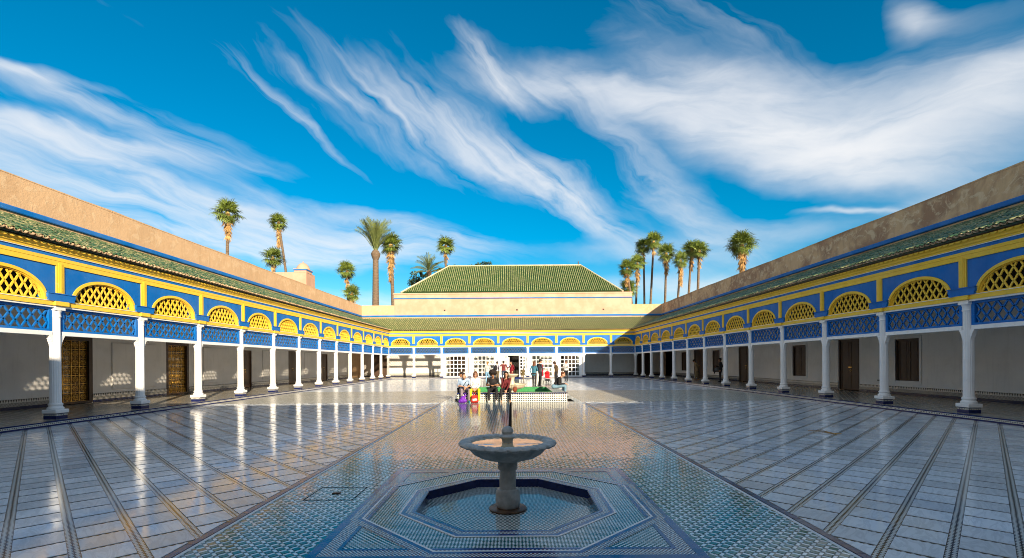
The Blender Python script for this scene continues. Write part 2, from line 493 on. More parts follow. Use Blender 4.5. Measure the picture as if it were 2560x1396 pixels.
def riser_tiles(name, horizontal_z0, hz, du=0.032):
    """row of black and white lozenges between two navy bands, for kerb risers and column feet"""
    m, N, b = new_mat(name)
    co = N.node('ShaderNodeNewGeometry').outputs['Position']
    x, y, z = N.sep(co)
    k = N.div(N.sub(z, horizontal_z0), hz)
    s = N.add(N.abs(x), N.abs(y))
    t = N.abs(N.sub(N.mul(N.fract(N.div(s, du)), 2.0), 1.0))
    w = N.abs(N.sub(N.mul(N.fract(N.mul(k, 1.0)), 2.0), 1.0))
    inrow = N.mul(N.gt(k, 0.0), N.lt(k, 1.0))
    loz = N.mul(N.gt(N.add(t, w), 0.78), inrow)
    nv = N.mix(N.noise(co, 8.0, 3.0), (0.006, 0.010, 0.06), (0.012, 0.022, 0.11))
    col = N.mix(inrow, nv, (0.012, 0.012, 0.014))
    col = N.mix(loz, col, (0.62, 0.60, 0.54))
    N.put(b.inputs['Base Color'], col)
    b.inputs['Roughness'].default_value = 0.2
riser_tiles('kerb_riser', 0.050, 0.055, 0.055)
riser_tiles('column_foot', 0.235, 0.04, 0.05)


def dado_mat():
    """tiled skirting: navy foot, small chequer, then stepped white merlons on black"""
    m, N, b = new_mat('dado_tiles')
    co = N.node('ShaderNodeNewGeometry').outputs['Position']
    x, y, z = N.sep(co)
    s = N.add(x, y)
    t = N.abs(N.sub(N.mul(N.fract(N.div(s, 0.085)), 2.0), 1.0))
    k = N.div(N.sub(z, 0.39), 0.11)
    stepk = N.div(N.floor(N.mul(k, 4.0)), 4.0)
    mer = N.gt(N.sub(1.0, t), N.add(N.mul(stepk, 0.85), 0.10))
    chk = N.abs(N.sub(N.lt(N.fract(N.div(s, 0.045)), 0.5), N.lt(N.fract(N.div(z, 0.045)), 0.5)))
    chkc = N.mix(chk, (0.02, 0.02, 0.025), (0.5, 0.48, 0.42))
    col = N.mix(N.gt(z, 0.25), (0.008, 0.012, 0.05), chkc)
    col = N.mix(N.gt(z, 0.385), col, N.mix(mer, (0.015, 0.012, 0.010), (0.62, 0.59, 0.52)))
    N.put(b.inputs['Base Color'], col)
    b.inputs['Roughness'].default_value = 0.22
dado_mat()


def pool_dots():
    m, N, b = new_mat('pool_dots')
    co = N.node('ShaderNodeNewGeometry').outputs['Position']
    x, y, z = N.sep(co)
    s = N.add(x, y)
    fu = N.sub(N.fract(N.div(s, 0.0925)), 0.5)
    fv = N.sub(N.fract(N.div(z, 0.0925)), 0.5)
    dd = N.m('SQRT', N.add(N.mul(fu, fu), N.mul(fv, fv)))
    dot = N.lt(dd, 0.31)
    sq = N.lt(N.add(N.inv(N.abs(N.mul(fu, 2.0))), N.inv(N.abs(N.mul(fv, 2.0)))), 0.22)
    f = dot
    col = N.mix(f, (0.70, 0.66, 0.56), (0.010, 0.010, 0.012))
    N.put(b.inputs['Base Color'], col)
    b.inputs['Roughness'].default_value = 0.18
pool_dots()


def water_mat():
    m, N, b = new_mat('water')
    co = N.node('ShaderNodeTexCoord').outputs['Object']
    b.inputs['Base Color'].default_value = (0.30, 0.36, 0.30, 1)
    b.inputs['Roughness'].default_value = 0.02
    b.inputs['Transmission Weight'].default_value = 0.7
    b.inputs['IOR'].default_value = 1.33
    bp = N.node('ShaderNodeBump'); bp.inputs['Strength'].default_value = 0.05; bp.inputs['Distance'].default_value = 0.02
    N.t.links.new(N.noise(co, 9.0, 3.0), bp.inputs['Height'])
    N.t.links.new(bp.outputs[0], b.inputs['Normal'])
water_mat()

def thin_glass():
    m, N, b = new_mat('thin_glass')
    t = m.node_tree
    tr = N.node('ShaderNodeBsdfTransparent'); tr.inputs[0].default_value = (0.93, 0.95, 0.93, 1)
    gl = N.node('ShaderNodeBsdfGlossy'); gl.inputs['Roughness'].default_value = 0.03
    fr = N.node('ShaderNodeFresnel'); fr.inputs[0].default_value = 1.5
    mx = N.node('ShaderNodeMixShader')
    t.links.new(fr.outputs[0], mx.inputs[0]); t.links.new(tr.outputs[0], mx.inputs[1]); t.links.new(gl.outputs[0], mx.inputs[2])
    t.links.new(mx.outputs[0], t.nodes['Material Output'].inputs['Surface'])
thin_glass()

def notice_mat():
    """printed notice: columns of small dark print, too far away to read"""
    m, N, b = new_mat('notice_print')
    co = N.node('ShaderNodeTexCoord').outputs['Generated']
    x, y, z = N.sep(co)
    colm = N.mx(N.mul(N.gt(x, 0.14), N.lt(x, 0.44)), N.mul(N.gt(x, 0.56), N.lt(x, 0.86)))
    ln = N.gt(N.fract(N.mul(z, 26.0)), 0.55)
    wd = N.gt(N.noise(N.xyz(N.mul(x, 40.0), 0.0, N.mul(N.floor(N.mul(z, 26.0)), 3.1)), 1.0, 1.0), 0.42)
    rng_ = N.mul(N.gt(z, 0.12), N.lt(z, 0.82))
    f = N.mul(N.mul(colm, ln), N.mul(wd, rng_))
    N.put(b.inputs['Base Color'], N.mix(f, (0.74, 0.71, 0.62), (0.04, 0.03, 0.03)))
    b.inputs['Roughness'].default_value = 0.5
notice_mat()

# ------------------------------------------------------------------ mesh helpers
class MB:
    """collects shapes; build() links them as one mesh object"""
    def __init__(self):
        self.v, self.f, self.mi, self.rn = [], [], [], []
    def face(self, idx, mat=0, rnd=0.0):
        self.f.append(idx); self.mi.append(mat); self.rn.append(rnd)
    def add(self, verts, faces, mat=0, rnd=0.0):
        o = len(self.v)
        self.v.extend(verts)
        for f in faces:
            self.face([i + o for i in f], mat, rnd)
    def box(self, x0, x1, y0, y1, z0, z1, mat=0, rnd=0.0, bottom=True):
        v = [(x0, y0, z0), (x1, y0, z0), (x1, y1, z0), (x0, y1, z0), (x0, y0, z1), (x1, y0, z1), (x1, y1, z1), (x0, y1, z1)]
        f = [(4, 5, 6, 7), (0, 1, 5, 4), (1, 2, 6, 5), (2, 3, 7, 6), (3, 0, 4, 7)]
        if bottom:
            f.append((3, 2, 1, 0))
        self.add(v, f, mat, rnd)
    def bbox(self, x0, x1, y0, y1, z0, z1, b=0.01, mat=0):
        """box with chamfered edges"""
        b = min(b, (x1 - x0) / 3, (y1 - y0) / 3, (z1 - z0) / 3)
        v, ring = [], []
        for z, i in ((z0, b), (z0 + b, 0), (z1 - b, 0), (z1, b)):
            r = [(x0 + i + b * (i == 0), y0 + i), (x1 - i - b * (i == 0), y0 + i), (x1 - i, y0 + i + b * (i == 0)), (x1 - i, y1 - i - b * (i == 0)),
                 (x1 - i - b * (i == 0), y1 - i), (x0 + i + b * (i == 0), y1 - i), (x0 + i, y1 - i - b * (i == 0)), (x0 + i, y0 + i + b * (i == 0))]
            ring.append(r)
            v += [(p[0], p[1], z) for p in r]
        f = []
        for k in range(3):
            for j in range(8):
                a = k * 8 + j; c = k * 8 + (j + 1) % 8
                f.append((a, c, c + 8, a + 8))
        f.append(tuple(range(7, -1, -1))); f.append(tuple(range(24, 32)))
        self.add(v, f, mat)
    def prism(self, poly, z0, z1, mat=0, rnd=0.0, bottom=False):
        n = len(poly)
        v = [(p[0], p[1], z0) for p in poly] + [(p[0], p[1], z1) for p in poly]
        f = [tuple(range(n, 2 * n))] + [(i, (i + 1) % n, n + (i + 1) % n, n + i) for i in range(n)]
        if bottom:
            f.append(tuple(range(n - 1, -1, -1)))
        self.add(v, f, mat, rnd)
    def extrude_x(self, prof, x0, x1, mat=0):
        """profile in (y, z) swept along x"""
        n = len(prof)
        v = [(x0, p[0], p[1]) for p in prof] + [(x1, p[0], p[1]) for p in prof]
        f = [(i, (i + 1) % n, n + (i + 1) % n, n + i) for i in range(n)]
        f.append(tuple(range(n - 1, -1, -1))); f.append(tuple(range(n, 2 * n)))
        self.add(v, f, mat)
    def extrude_y(self, prof, y0, y1, mat=0):
        """profile in (x, z) swept along y"""
        n = len(prof)
        v = [(p[0], y0, p[1]) for p in prof] + [(p[0], y1, p[1]) for p in prof]
        f = [(i, (i + 1) % n, n + (i + 1) % n, n + i) for i in range(n)]
        f.append(tuple(range(n - 1, -1, -1))); f.append(tuple(range(n, 2 * n)))
        self.add(v, f, mat)
    def lathe(self, prof, seg=32, c=(0, 0), mat=0, mod=None, cap=True):
        o = len(self.v)
        n = len(prof)
        for j, (r, z) in enumerate(prof):
            for i in range(seg):
                a = 2 * PI * i / seg
                rr = r * (mod(a, z, j) if mod else 1.0)
                self.v.append((c[0] + rr * math.cos(a), c[1] + rr * math.sin(a), z))
        for j in range(n - 1):
            for i in range(seg):
                a = o + j * seg + i; b = o + j * seg + (i + 1) % seg
                self.face((a, b, b + seg, a + seg), mat)
        if cap:
            self.face(tuple(o + i for i in range(seg - 1, -1, -1)), mat)
            self.face(tuple(o + (n - 1) * seg + i for i in range(seg)), mat)
    def tube(self, pts, r, seg=8, mat=0, cap=True):
        pts = [Vector(p) for p in pts]
        rs = r if isinstance(r, (list, tuple)) else [r] * len(pts)
        o = len(self.v)
        for k, p in enumerate(pts):
            d = (pts[min(k + 1, len(pts) - 1)] - pts[max(k - 1, 0)]).normalized()
            up = Vector((0, 0, 1)) if abs(d.z) < 0.9 else Vector((1, 0, 0))
            a = d.cross(up).normalized(); b = a.cross(d)
            for i in range(seg):
                t = 2 * PI * i / seg
                self.v.append(tuple(p + (a * math.cos(t) + b * math.sin(t)) * rs[k]))
        for k in range(len(pts) - 1):
            for i in range(seg):
                a = o + k * seg + i; b = o + k * seg + (i + 1) % seg
                self.face((a, b, b + seg, a + seg), mat)
        if cap:
            self.face(tuple(o + i for i in range(seg - 1, -1, -1)), mat)
            self.face(tuple(o + (len(pts) - 1) * seg + i for i in range(seg)), mat)
    def torus(self, c, R0, r, seg=32, rs=10, mat=0, axis='z'):
        pts = []
        o = len(self.v)
        for i in range(seg):
            a = 2 * PI * i / seg
            for j in range(rs):
                b = 2 * PI * j / rs
                x, y, z = (R0 + r * math.cos(b)) * math.cos(a), (R0 + r * math.cos(b)) * math.sin(a), r * math.sin(b)
                if axis == 'x':
                    x, y, z = z, x, y
                elif axis == 'y':
                    x, y, z = x, z, y
                self.v.append((c[0] + x, c[1] + y, c[2] + z))
        for i in range(seg):
            for j in range(rs):
                a = o + i * rs + j; b = o + i * rs + (j + 1) % rs
                c2 = o + ((i + 1) % seg) * rs + (j + 1) % rs; d = o + ((i + 1) % seg) * rs + j
                self.face((a, b, c2, d), mat)
    def mesh(self, name, mats, smooth=False):
        me = bpy.data.meshes.new(name)
        me.from_pydata(self.v, [], self.f)
        for mname in (mats if isinstance(mats, (list, tuple)) else [mats]):
            me.materials.append(MATS[mname])
        if any(self.mi):
            me.polygons.foreach_set('material_index', self.mi)
        if any(self.rn):
            at = me.attributes.new('rnd', 'FLOAT', 'FACE')
            at.data.foreach_set('value', self.rn)
        if smooth:
            me.polygons.foreach_set('use_smooth', [True] * len(self.f))
            try:
                me.set_sharp_from_angle(angle=R(38))
            except Exception:
                pass
        me.update()
        return me
    def build(self, name, mats, parent=None, smooth=False, **kw):
        return link(name, self.mesh(name, mats, smooth), parent, **kw)

def link(name, me, parent=None, loc=None, rot=None, scale=None):
    o = bpy.data.objects.new(name, me)
    COL.objects.link(o)
    if parent is not None:
        o.parent = parent
    if loc is not None:
        o.location = loc
    if rot is not None:
        o.rotation_euler = rot
    if scale is not None:
        o.scale = scale if isinstance(scale, (tuple, list)) else (scale,) * 3
    return o

def tag(o, label, cat, group=None):
    o['label'] = label
    o['category'] = cat
    if group:
        o['group'] = group
    return o

def thing(name, label, cat, loc=(0, 0, 0), rotz=0.0, group=None):
    o = bpy.data.objects.new(name, None)
    COL.objects.link(o)
    o.empty_display_size = 0.3
    o.location = loc
    o.rotation_euler = (0, 0, rotz)
    return tag(o, label, cat, group)

def struct(o):
    o['kind'] = 'structure'
    return o

def stuff(o):
    o['kind'] = 'stuff'
    return o

def clip_poly(poly, x0, x1, y0, y1):
    def cut(ps, ax, lim, sign):
        out = []
        for i in range(len(ps)):
            a, b = ps[i], ps[(i + 1) % len(ps)]
            da, db = sign * (a[ax] - lim), sign * (b[ax] - lim)
            if da >= 0:
                out.append(a)
            if (da >= 0) != (db >= 0):
                t = da / (da - db)
                out.append((a[0] + t * (b[0] - a[0]), a[1] + t * (b[1] - a[1])))
        return out
    for ax, lim, sg in ((0, x0, 1), (0, x1, -1), (1, y0, 1), (1, y1, -1)):
        poly = cut(poly, ax, lim, sg)
        if len(poly) < 3:
            return []
    return poly

def area(p):
    return abs(sum(p[i][0] * p[(i + 1) % len(p)][1] - p[(i + 1) % len(p)][0] * p[i][1] for i in range(len(p)))) / 2

# ------------------------------------------------------------------ dimensions of the court
XF = 13.0          # column line of the side galleries
YB = 50.0          # column line of the gallery across the far end
KERB = 0.5         # kerb in front of the columns
GD = 4.0           # depth of the galleries
PL = 0.14          # height of the gallery floor
SOUTH = -5.6       # wall behind the camera
WALL_TOP = 8.22
FX, FY = -0.06, 5.69     # basin of the near fountain
HALF = 1.71

# ------------------------------------------------------------------ ground and paving
g = MB()
g.box(-900, 900, -900, 2500, -1.2, -0.45)
struct(g.build('ground', 'earth'))

floor = MB()
def sheet(mb, x0, x1, y0, y1, z, mat):
    mb.add([(x0, y0, z), (x1, y0, z), (x1, y1, z), (x0, y1, z)], [(0, 1, 2, 3)], mat)
FM = ['band_inlay', 'strip_zellige', 'marble_far', 'path_zellige', 'navy_tile', 'white_paint']
XS = 2.90          # half width of the middle strip
YM0, YM1 = -1.5, 19.85
XK = XF - KERB
for sx in (-1, 1):
    a, b_ = (-XK, -XS) if sx < 0 else (XS, XK)
    sheet(floor, a, b_, YM0, YM1, 0.0, 0)
    sheet(floor, a, b_, 27.9, YB - KERB, 0.0, 2)
    sheet(floor, a, b_, YM1, 27.9, 0.0, 3)
x0, x1, y0, y1 = FX - HALF, FX + HALF, FY - HALF, FY + HALF
sheet(floor, -XS, XS, YM0, y0, 0.0, 1)
sheet(floor, -XS, x0, y0, y1, 0.0, 1)
sheet(floor, x1, XS, y0, y1, 0.0, 1)
sheet(floor, -XS, XS, y1, 27.9, 0.0, 1)
sheet(floor, -XS, XS, 27.9, YB - KERB, 0.0, 1)
# underside so that the paving is a slab, not a sheet
pave = floor.build('courtyard_pavement', FM)
struct(pave)
found = MB()
found.box(-18, 18, -7, 54.6, -0.44, -0.12)
struct(found.build('courtyard_foundation', 'earth'))

# marble slabs laid on the diagonal
CB, DB = 0.435, 0.42
slabs = []
q2 = math.sqrt(2)
for sx in (-1, 1):
    for i in range(-40, 60):
        c0 = 0.23 + CB * i + 0.043; c1 = c0 + CB - 0.086
        for j in range(0, 90):
            d0 = 0.23 + DB * j + 0.024; d1 = d0 + DB - 0.048
            poly = []
            for c, d in ((c0, d0), (c1, d0), (c1, d1), (c0, d1)):
                ax = (d - c) / q2; ay = (c + d) / q2
                poly.append((sx * ax, ay))
            if sx > 0:
                poly.reverse()
            lim = (-XK + 0.02, -XS - 0.11) if sx < 0 else (XS + 0.11, XK - 0.02)
            poly = clip_poly(poly, lim[0], lim[1], YM0 + 0.02, YM1 - 0.06)
            if len(poly) < 3 or area(poly) < 0.004:
                continue
            cx = sum(p[0] for p in poly) / len(poly); cy = sum(p[1] for p in poly) / len(poly)
            vis = cy > 3.3 and abs(cx) / max(cy, 0.1) < 1.12
            slabs.append((0 if vis else 1, math.hypot(cx, cy), poly, cx, cy))
slabs.sort(key=lambda s: (s[0], s[1]))
rest = MB()
for k, (iv, dist, poly, cx, cy) in enumerate(slabs):
    tx, ty = random.uniform(-0.0008, 0.0008), random.uniform(-0.0008, 0.0008)
    h = 0.0045 + random.uniform(-0.0006, 0.0006)
    if k < 290:
        mb = MB()
        lp = [(p[0] - cx, p[1] - cy) for p in poly]
        mb.prism(lp, 0.0005, h)
        mb.build('marble_slab', 'marble_slab', pave, loc=(cx, cy, 0), rot=(tx, ty, 0))
    else:
        n = len(poly)
        o = len(rest.v)
        rest.prism(poly, 0.0005, h, 0, random.random())
        for i in range(n):
            vx, vy, vz = rest.v[o + n + i]
            rest.v[o + n + i] = (vx, vy, vz + (vx - cx) * tx + (vy - cy) * ty)
stuff(rest.build('marble_slab_field', 'marble_slab', pave))

# green squares of the middle strip, proud of their white bars, as far as they can be told apart
P = 0.10
cells = []
cr, sr = math.cos(R(45)), math.sin(R(45))
for i in range(-80, 140):
    for j in range(-80, 140):
        # the shader rotates the position by +45 degrees before it cuts the cells
        u0, v0 = i * P, j * P
        us = (u0 + 0.006, u0 + 0.064); vs = (v0 + 0.006, v0 + 0.064)
        poly = [(u * cr + v * sr, -u * sr + v * cr) for u, v in ((us[0], vs[0]), (us[1], vs[0]), (us[1], vs[1]), (us[0], vs[1]))]
        cx = sum(p[0] for p in poly) / 4; cy = sum(p[1] for p in poly) / 4
        if not (abs(cx) < XS - 0.13 and 3.4 < cy < 8.2):
            continue
        if abs(cx - FX) < HALF + 0.06 and abs(cy - FY) < HALF + 0.06:
            continue
        cells.append((math.hypot(cx, cy), cx, cy))
cells.sort()
pm('green_glaze', GREEN1, GREEN2, 14.0, 0.10, 0.05, 30, var=0.35)
gt = MB(); s_ = 0.029
gt.prism([(-s_, -s_), (s_, -s_), (s_, s_), (-s_, s_)], 0.0004, 0.0024)
gme = gt.mesh('green_zellige_tile', 'green_glaze')
grest = MB()
for k, (dist, cx, cy) in enumerate(cells):
    if k < 290:
        link('green_zellige_tile', gme, pave, loc=(cx, cy, 0), rot=(random.uniform(-.012, .012), random.uniform(-.012, .012), R(45)))
    else:
        tx, ty = random.uniform(-.012, .012), random.uniform(-.012, .012)
        e = s_ * q2
        pts = [(cx + e * math.cos(a), cy + e * math.sin(a)) for a in (0, PI / 2, PI, 1.5 * PI)]
        v = [(p[0], p[1], 0.0003) for p in pts] + [(p[0], p[1], 0.0024 + (p[0] - cx) * tx + (p[1] - cy) * ty) for p in pts]
        grest.add(v, [(4, 5, 6, 7), (0, 1, 5, 4), (1, 2, 6, 5), (2, 3, 7, 6), (3, 0, 4, 7)], 0, random.random())
stuff(grest.build('green_zellige_field', 'green_glaze', pave))

# border of the strip: navy tiles, then a white fillet
bl = MB(); bl.box(-0.038, 0.038, -0.148, 0.148, 0.0005, 0.006)
blm = bl.mesh('border_tile', 'navy_tile')
fil = MB()
for sx in (-1, 1):
    y = 3.0
    while y < 19.7:
        link('border_tile', blm, pave, loc=(sx * (XS + 0.055), y, 0), rot=(random.uniform(-.003, .003), random.uniform(-.01, .01), 0))
        y += 0.30
    fil.box(min(sx * (XS - 0.03), sx * (XS + 0.005)), max(sx * (XS - 0.03), sx * (XS + 0.005)), 2.0, 19.8, 0.0005, 0.0052)
fil.build('white_fillet', 'white_paint', pave)

# sunk octagon of the near fountain with its frames of mosaic
def octo(r, cx=FX, cy=FY):
    R_ = r / math.cos(PI / 8)
    return [(cx + R_ * math.cos(PI / 8 + i * PI / 4), cy + R_ * math.sin(PI / 8 + i * PI / 4)) for i in range(8)]
def square(h, cx=FX, cy=FY):
    return [(cx + h, cy + h), (cx - h, cy + h), (cx - h, cy - h), (cx + h, cy - h)]
def ring(mb, outer, inner, z0, z1, mat=0):
    n = len(outer)
    o = len(mb.v)
    for ps, z in ((outer, z0), (outer, z1), (inner, z1), (inner, z0)):
        mb.v.extend((p[0], p[1], z) for p in ps)
    for k in range(3):
        for i in range(n):
            j = (i + 1) % n
            mb.face((o + k * n + i, o + k * n + j, o + (k + 1) * n + j, o + (k + 1) * n + i), mat)
mo = thing('fountain_basin', 'sunken octagonal tiled basin with blue mosaic frames around the near fountain', 'basin', (FX, FY, 0))
def bpart(mb, name, mat):
    o = mb.build(name, mat, mo)
    o.matrix_parent_inverse = Matrix.Translation((-FX, -FY, 0))
    return o
mb = MB(); ring(mb, octo(1.53), octo(1.165), -0.02, 0.000); bpart(mb, 'mosaic_ring', 'fine_zellige')
mb = MB()
for sx in (-1, 1):
    for sy in (-1, 1):
        h = HALF
        t = octo(1.53)
        c = [(FX + sx * h, FY + sy * h), (FX + sx * h, FY + sy * 0.60), (FX + sx * 0.60, FY + sy * h)]
        if sx * sy < 0:
            c.reverse()
        mb.prism(c, -0.02, 0.0)
for sx in (-1, 1):   # bars between the octagon and the square
    mb.prism([(FX + sx * 1.52, FY - 0.66), (FX + sx * HALF, FY - 0.66), (FX + sx * HALF, FY + 0.66), (FX + sx * 1.52, FY + 0.66)][::sx], -0.02, -0.001)
    mb.prism([(FX - 0.66, FY + sx * 1.52), (FX - 0.66, FY + sx * HALF), (FX + 0.66, FY + sx * HALF), (FX + 0.66, FY + sx * 1.52)][::-sx], -0.02, -0.001)
bpart(mb, 'mosaic_corner', 'star_zellige')
for r0, r1, z, nm, mt in ((1.710, 1.625, 0.005, 'blue_frame', 'navy_blue'),):
    pass
pm('cobalt_tile', (0.009, 0.03, 0.14), (0.015, 0.055, 0.23), 6.0, 0.14, 0.05, 25)
mb = MB(); ring(mb, square(1.712), square(1.630), 0.0005, 0.0055); bpart(mb, 'outer_blue_frame', 'cobalt_tile')
mb = MB(); ring(mb, square(1.629), square(1.50), 0.0005, 0.0040); bpart(mb, 'square_mosaic_border', 'border_zellige')
mb = MB(); ring(mb, square(1.499), square(1.462), 0.0005, 0.0050); bpart(mb, 'inner_blue_frame', 'cobalt_tile')
mb = MB(); ring(mb, octo(1.66), octo(1.585), 0.0046, 0.0062); ring(mb, octo(1.547), octo(1.53), 0.004, 0.0058)
o8 = bpart(mb, 'octagon_mosaic_border', 'border_zellige')
mb = MB(); ring(mb, octo(1.585), octo(1.545), 0.0046, 0.0070); bpart(mb, 'octagon_blue_frame', 'cobalt_tile')
mb = MB(); ring(mb, octo(1.70), octo(1.66), 0.0046, 0.0068)
mb = MB(); ring(mb, octo(1.545), octo(1.522), 0.0046, 0.0075); ring(mb, octo(1.19), octo(1.168), 0.0005, 0.0065); bpart(mb, 'white_fillet', 'white_paint')
mb = MB(); ring(mb, octo(1.168), octo(1.125), -0.10, 0.0065); ring(mb, octo(1.055), octo(1.02), -0.10, 0.0070); bpart(mb, 'basin_blue_rim', 'cobalt_tile')
mb = MB(); ring(mb, octo(1.125), octo(1.055), -0.10, 0.0055); bpart(mb, 'basin_mosaic_rim', 'border_zellige')
mb = MB(); ring(mb, octo(1.021), octo(1.012), -0.10, 0.0035); bpart(mb, 'basin_wall', 'navy_tile')
mb = MB(); mb.prism(octo(1.03), -0.118, -0.10); bpart(mb, 'basin_floor', 'basin_zellige')

# access cover let into the strip
mc = thing('access_cover', 'square tiled access cover with a dark handle set in the green paving', 'cover', (-2.24, 6.05, 0))
mb = MB()
for a in ((-.30, -.292, -.30, .30), (.292, .30, -.30, .30), (-.30, .30, .292, .30), (-.30, .30, -.30, -.292)):
    mb.box(*a, 0.0006, 0.0045)
mb.build('cover_frame', 'channel_dark', mc)
mb = MB(); mb.bbox(-.05, .05, -.03, .03, 0.003, 0.016, .004); mb.build('lift_handle', 'rust_metal', mc)

# narrow drain from the near fountain to the raised pool
mb = MB(); mb.box(FX - 0.04, FX + 0.04, FY + HALF + 0.02, 19.96, 0.0006, 0.0048)
tag(mb.build('drain_channel', 'channel_dark'), 'narrow dark water channel running from fountain to raised pool', 'channel')

# ------------------------------------------------------------------ near fountain
ft = thing('marble_fountain', 'weathered grey marble fountain with scalloped bowl standing in the octagonal basin', 'fountain', (FX, FY, -0.10))
mb = MB(); mb.lathe([(0.215, 0.0), (0.225, 0.008), (0.225, 0.02), (0.21, 0.026), (0.15, 0.027)], 48); mb.build('drain_ring', 'rust_metal', ft, True)
mb = MB()
mb.lathe([(0.11, 0.02), (0.132, 0.035), (0.143, 0.07), (0.146, 0.12), (0.146, 0.18), (0.140, 0.22), (0.125, 0.245), (0.10, 0.252)], 40, mod=lambda a, z, j: 1 + 0.006 * math.sin(3 * a + z * 20))
mb.build('pedestal_foot', 'marble_grey', ft, True)
mb = MB(); mb.lathe([(0.098, 0.248), (0.099, 0.35), (0.097, 0.485)], 40); mb.build('pedestal_shaft', 'marble_grey', ft, True)
mb = MB(); mb.lathe([(0.112, 0.478), (0.117, 0.484), (0.117, 0.57), (0.119, 0.58), (0.119, 0.60)], 40); mb.build('pedestal_head', 'marble_grey', ft, True)
mb = MB()
NF = 24
def scal(a, z, j):
    return 1 + (0.022 * abs(math.sin(NF * a / 2)) if 0 < j < 6 else 0)
mb.lathe([(0.10, 0.585), (0.20, 0.595), (0.32, 0.630), (0.410, 0.680), (0.455, 0.735), (0.468, 0.772), (0.50, 0.785), (0.50, 0.80), (0.44, 0.80), (0.40, 0.775), (0.25, 0.74), (0.05, 0.73)], 144, mod=scal)
bowl = mb.build('bowl', 'marble_grey', ft, True)
mb = MB()   # rope-twisted rim
seg, rs = 216, 14
o = 0
for i in range(seg):
    a = 2 * PI * i / seg
    for j in range(rs):
        b = 2 * PI * j / rs
        k = 0.70 + 0.44 * abs(math.sin((28 * a + b) / 2)) ** 0.6
        rr = 0.505 + 0.072 * k * math.cos(b); zz = 0.795 + 0.031 * k * math.sin(b)
        mb.v.append((rr * math.cos(a), rr * math.sin(a), zz))
for i in range(seg):
    for j in range(rs):
        mb.face((i * rs + j, ((i + 1) % seg) * rs + j, ((i + 1) % seg) * rs + (j + 1) % rs, i * rs + (j + 1) % rs))
mb.build('rope_rim', 'marble_grey', ft, True)
mb = MB(); mb.lathe([(0.445, 0.795), (0.445, 0.797)], 64); stuff(mb.build('bowl_water', 'bowl_reflection', ft))
mb = MB()
mb.lathe([(0.05, 0.73), (0.062, 0.79), (0.066, 0.83), (0.078, 0.848), (0.104, 0.862), (0.106, 0.874), (0.088, 0.888), (0.060, 0.900), (0.064, 0.912), (0.073, 0.93), (0.066, 0.955), (0.052, 0.975), (0.03, 0.988), (0.008, 0.992)], 40)
mb.build('finial', 'marble_grey', ft, True)

# ------------------------------------------------------------------ raised pool with its two-tier fountain
PX0, PX1, PY0, PY1, PH = -2.31, 2.31, 20.0, 25.3, 0.37
po = thing('raised_pool', 'raised rectangular pool faced with black dotted white tiles', 'pool', (0, 20.0, 0))
def ppart(mb, name, mat, smooth=False):
    o = mb.build(name, mat, po, smooth)
    o.matrix_parent_inverse = Matrix.Translation((0, -20.0, 0))
    return o
rw = 0.56
mb = MB()
for a in ((PX0, PX1, PY0, PY0 + rw), (PX0, PX1, PY1 - rw, PY1), (PX0, PX0 + rw, PY0 + rw, PY1 - rw), (PX1 - rw, PX1, PY0 + rw, PY1 - rw)):
    mb.box(*a, 0, PH - 0.02)
ppart(mb, 'pool_wall', 'pool_dots')
mb = MB()
e = 0.015
for a in ((PX0 - e, PX1 + e, PY0 - e, PY0 + rw), (PX0 - e, PX1 + e, PY1 - rw, PY1 + e), (PX0 - e, PX0 + rw, PY0 + rw, PY1 - rw), (PX1 - rw, PX1 + e, PY0 + rw, PY1 - rw)):
    mb.box(a[0], a[1], a[2], a[3], PH - 0.02, PH + 0.004)
ppart(mb, 'pool_rim', 'path_zellige')
mb = MB()
x = PX0 - 0.02
while x < PX1 - 0.02:
    mb2 = MB(); mb2.bbox(x + .002, min(x + 0.2, PX1 + 0.02) - .002, PY0 - 0.024, PY0 + 0.05, PH - 0.028, PH + 0.010, .006)
    ppart(mb2, 'rim_tile', 'navy_tile'); x += 0.2
y = PY0 + 0.055
while y < PY1:
    for xa in (PX0 - 0.024, PX1 - 0.05):
        mb2 = MB(); mb2.bbox(xa, xa + 0.074, y + .002, min(y + 0.25, PY1 + .02) - .002, PH - 0.028, PH + 0.010, .006)
        ppart(mb2, 'rim_tile', 'navy_tile')
    y += 0.25
mb = MB()
ix0, ix1, iy0, iy1 = PX0 + rw, PX1 - rw, PY0 + rw, PY1 - rw
mb.box(ix0 - .0, ix0 + .012, iy0, iy1, 0.02, PH + .012); mb.box(ix1 - .012, ix1, iy0, iy1, 0.02, PH + .012)
mb.box(ix0 + .012, ix1 - .012, iy0, iy0 + .012, 0.02, PH + .012); mb.box(ix0 + .012, ix1 - .012, iy1 - .012, iy1, 0.02, PH + .012)
mb.box(ix0 + .012, ix1 - .012, iy0 + .012, iy1 - .012, 0.012, 0.03)
ppart(mb, 'pool_lining', 'pool_green')
mb = MB(); mb.box(ix0 + .013, ix1 - .013, iy0 + .013, iy1 - .013, 0.031, 0.16); stuff(ppart(mb, 'pool_water', 'water'))
# dark drain slot beside the pool
mb = MB(); mb.box(2.36, 2.62, 20.05, 21.4, 0.0006, 0.0050)
tag(mb.build('drain_slot', 'channel_dark'), 'dark drain slot in the paving beside the raised pool', 'drain')

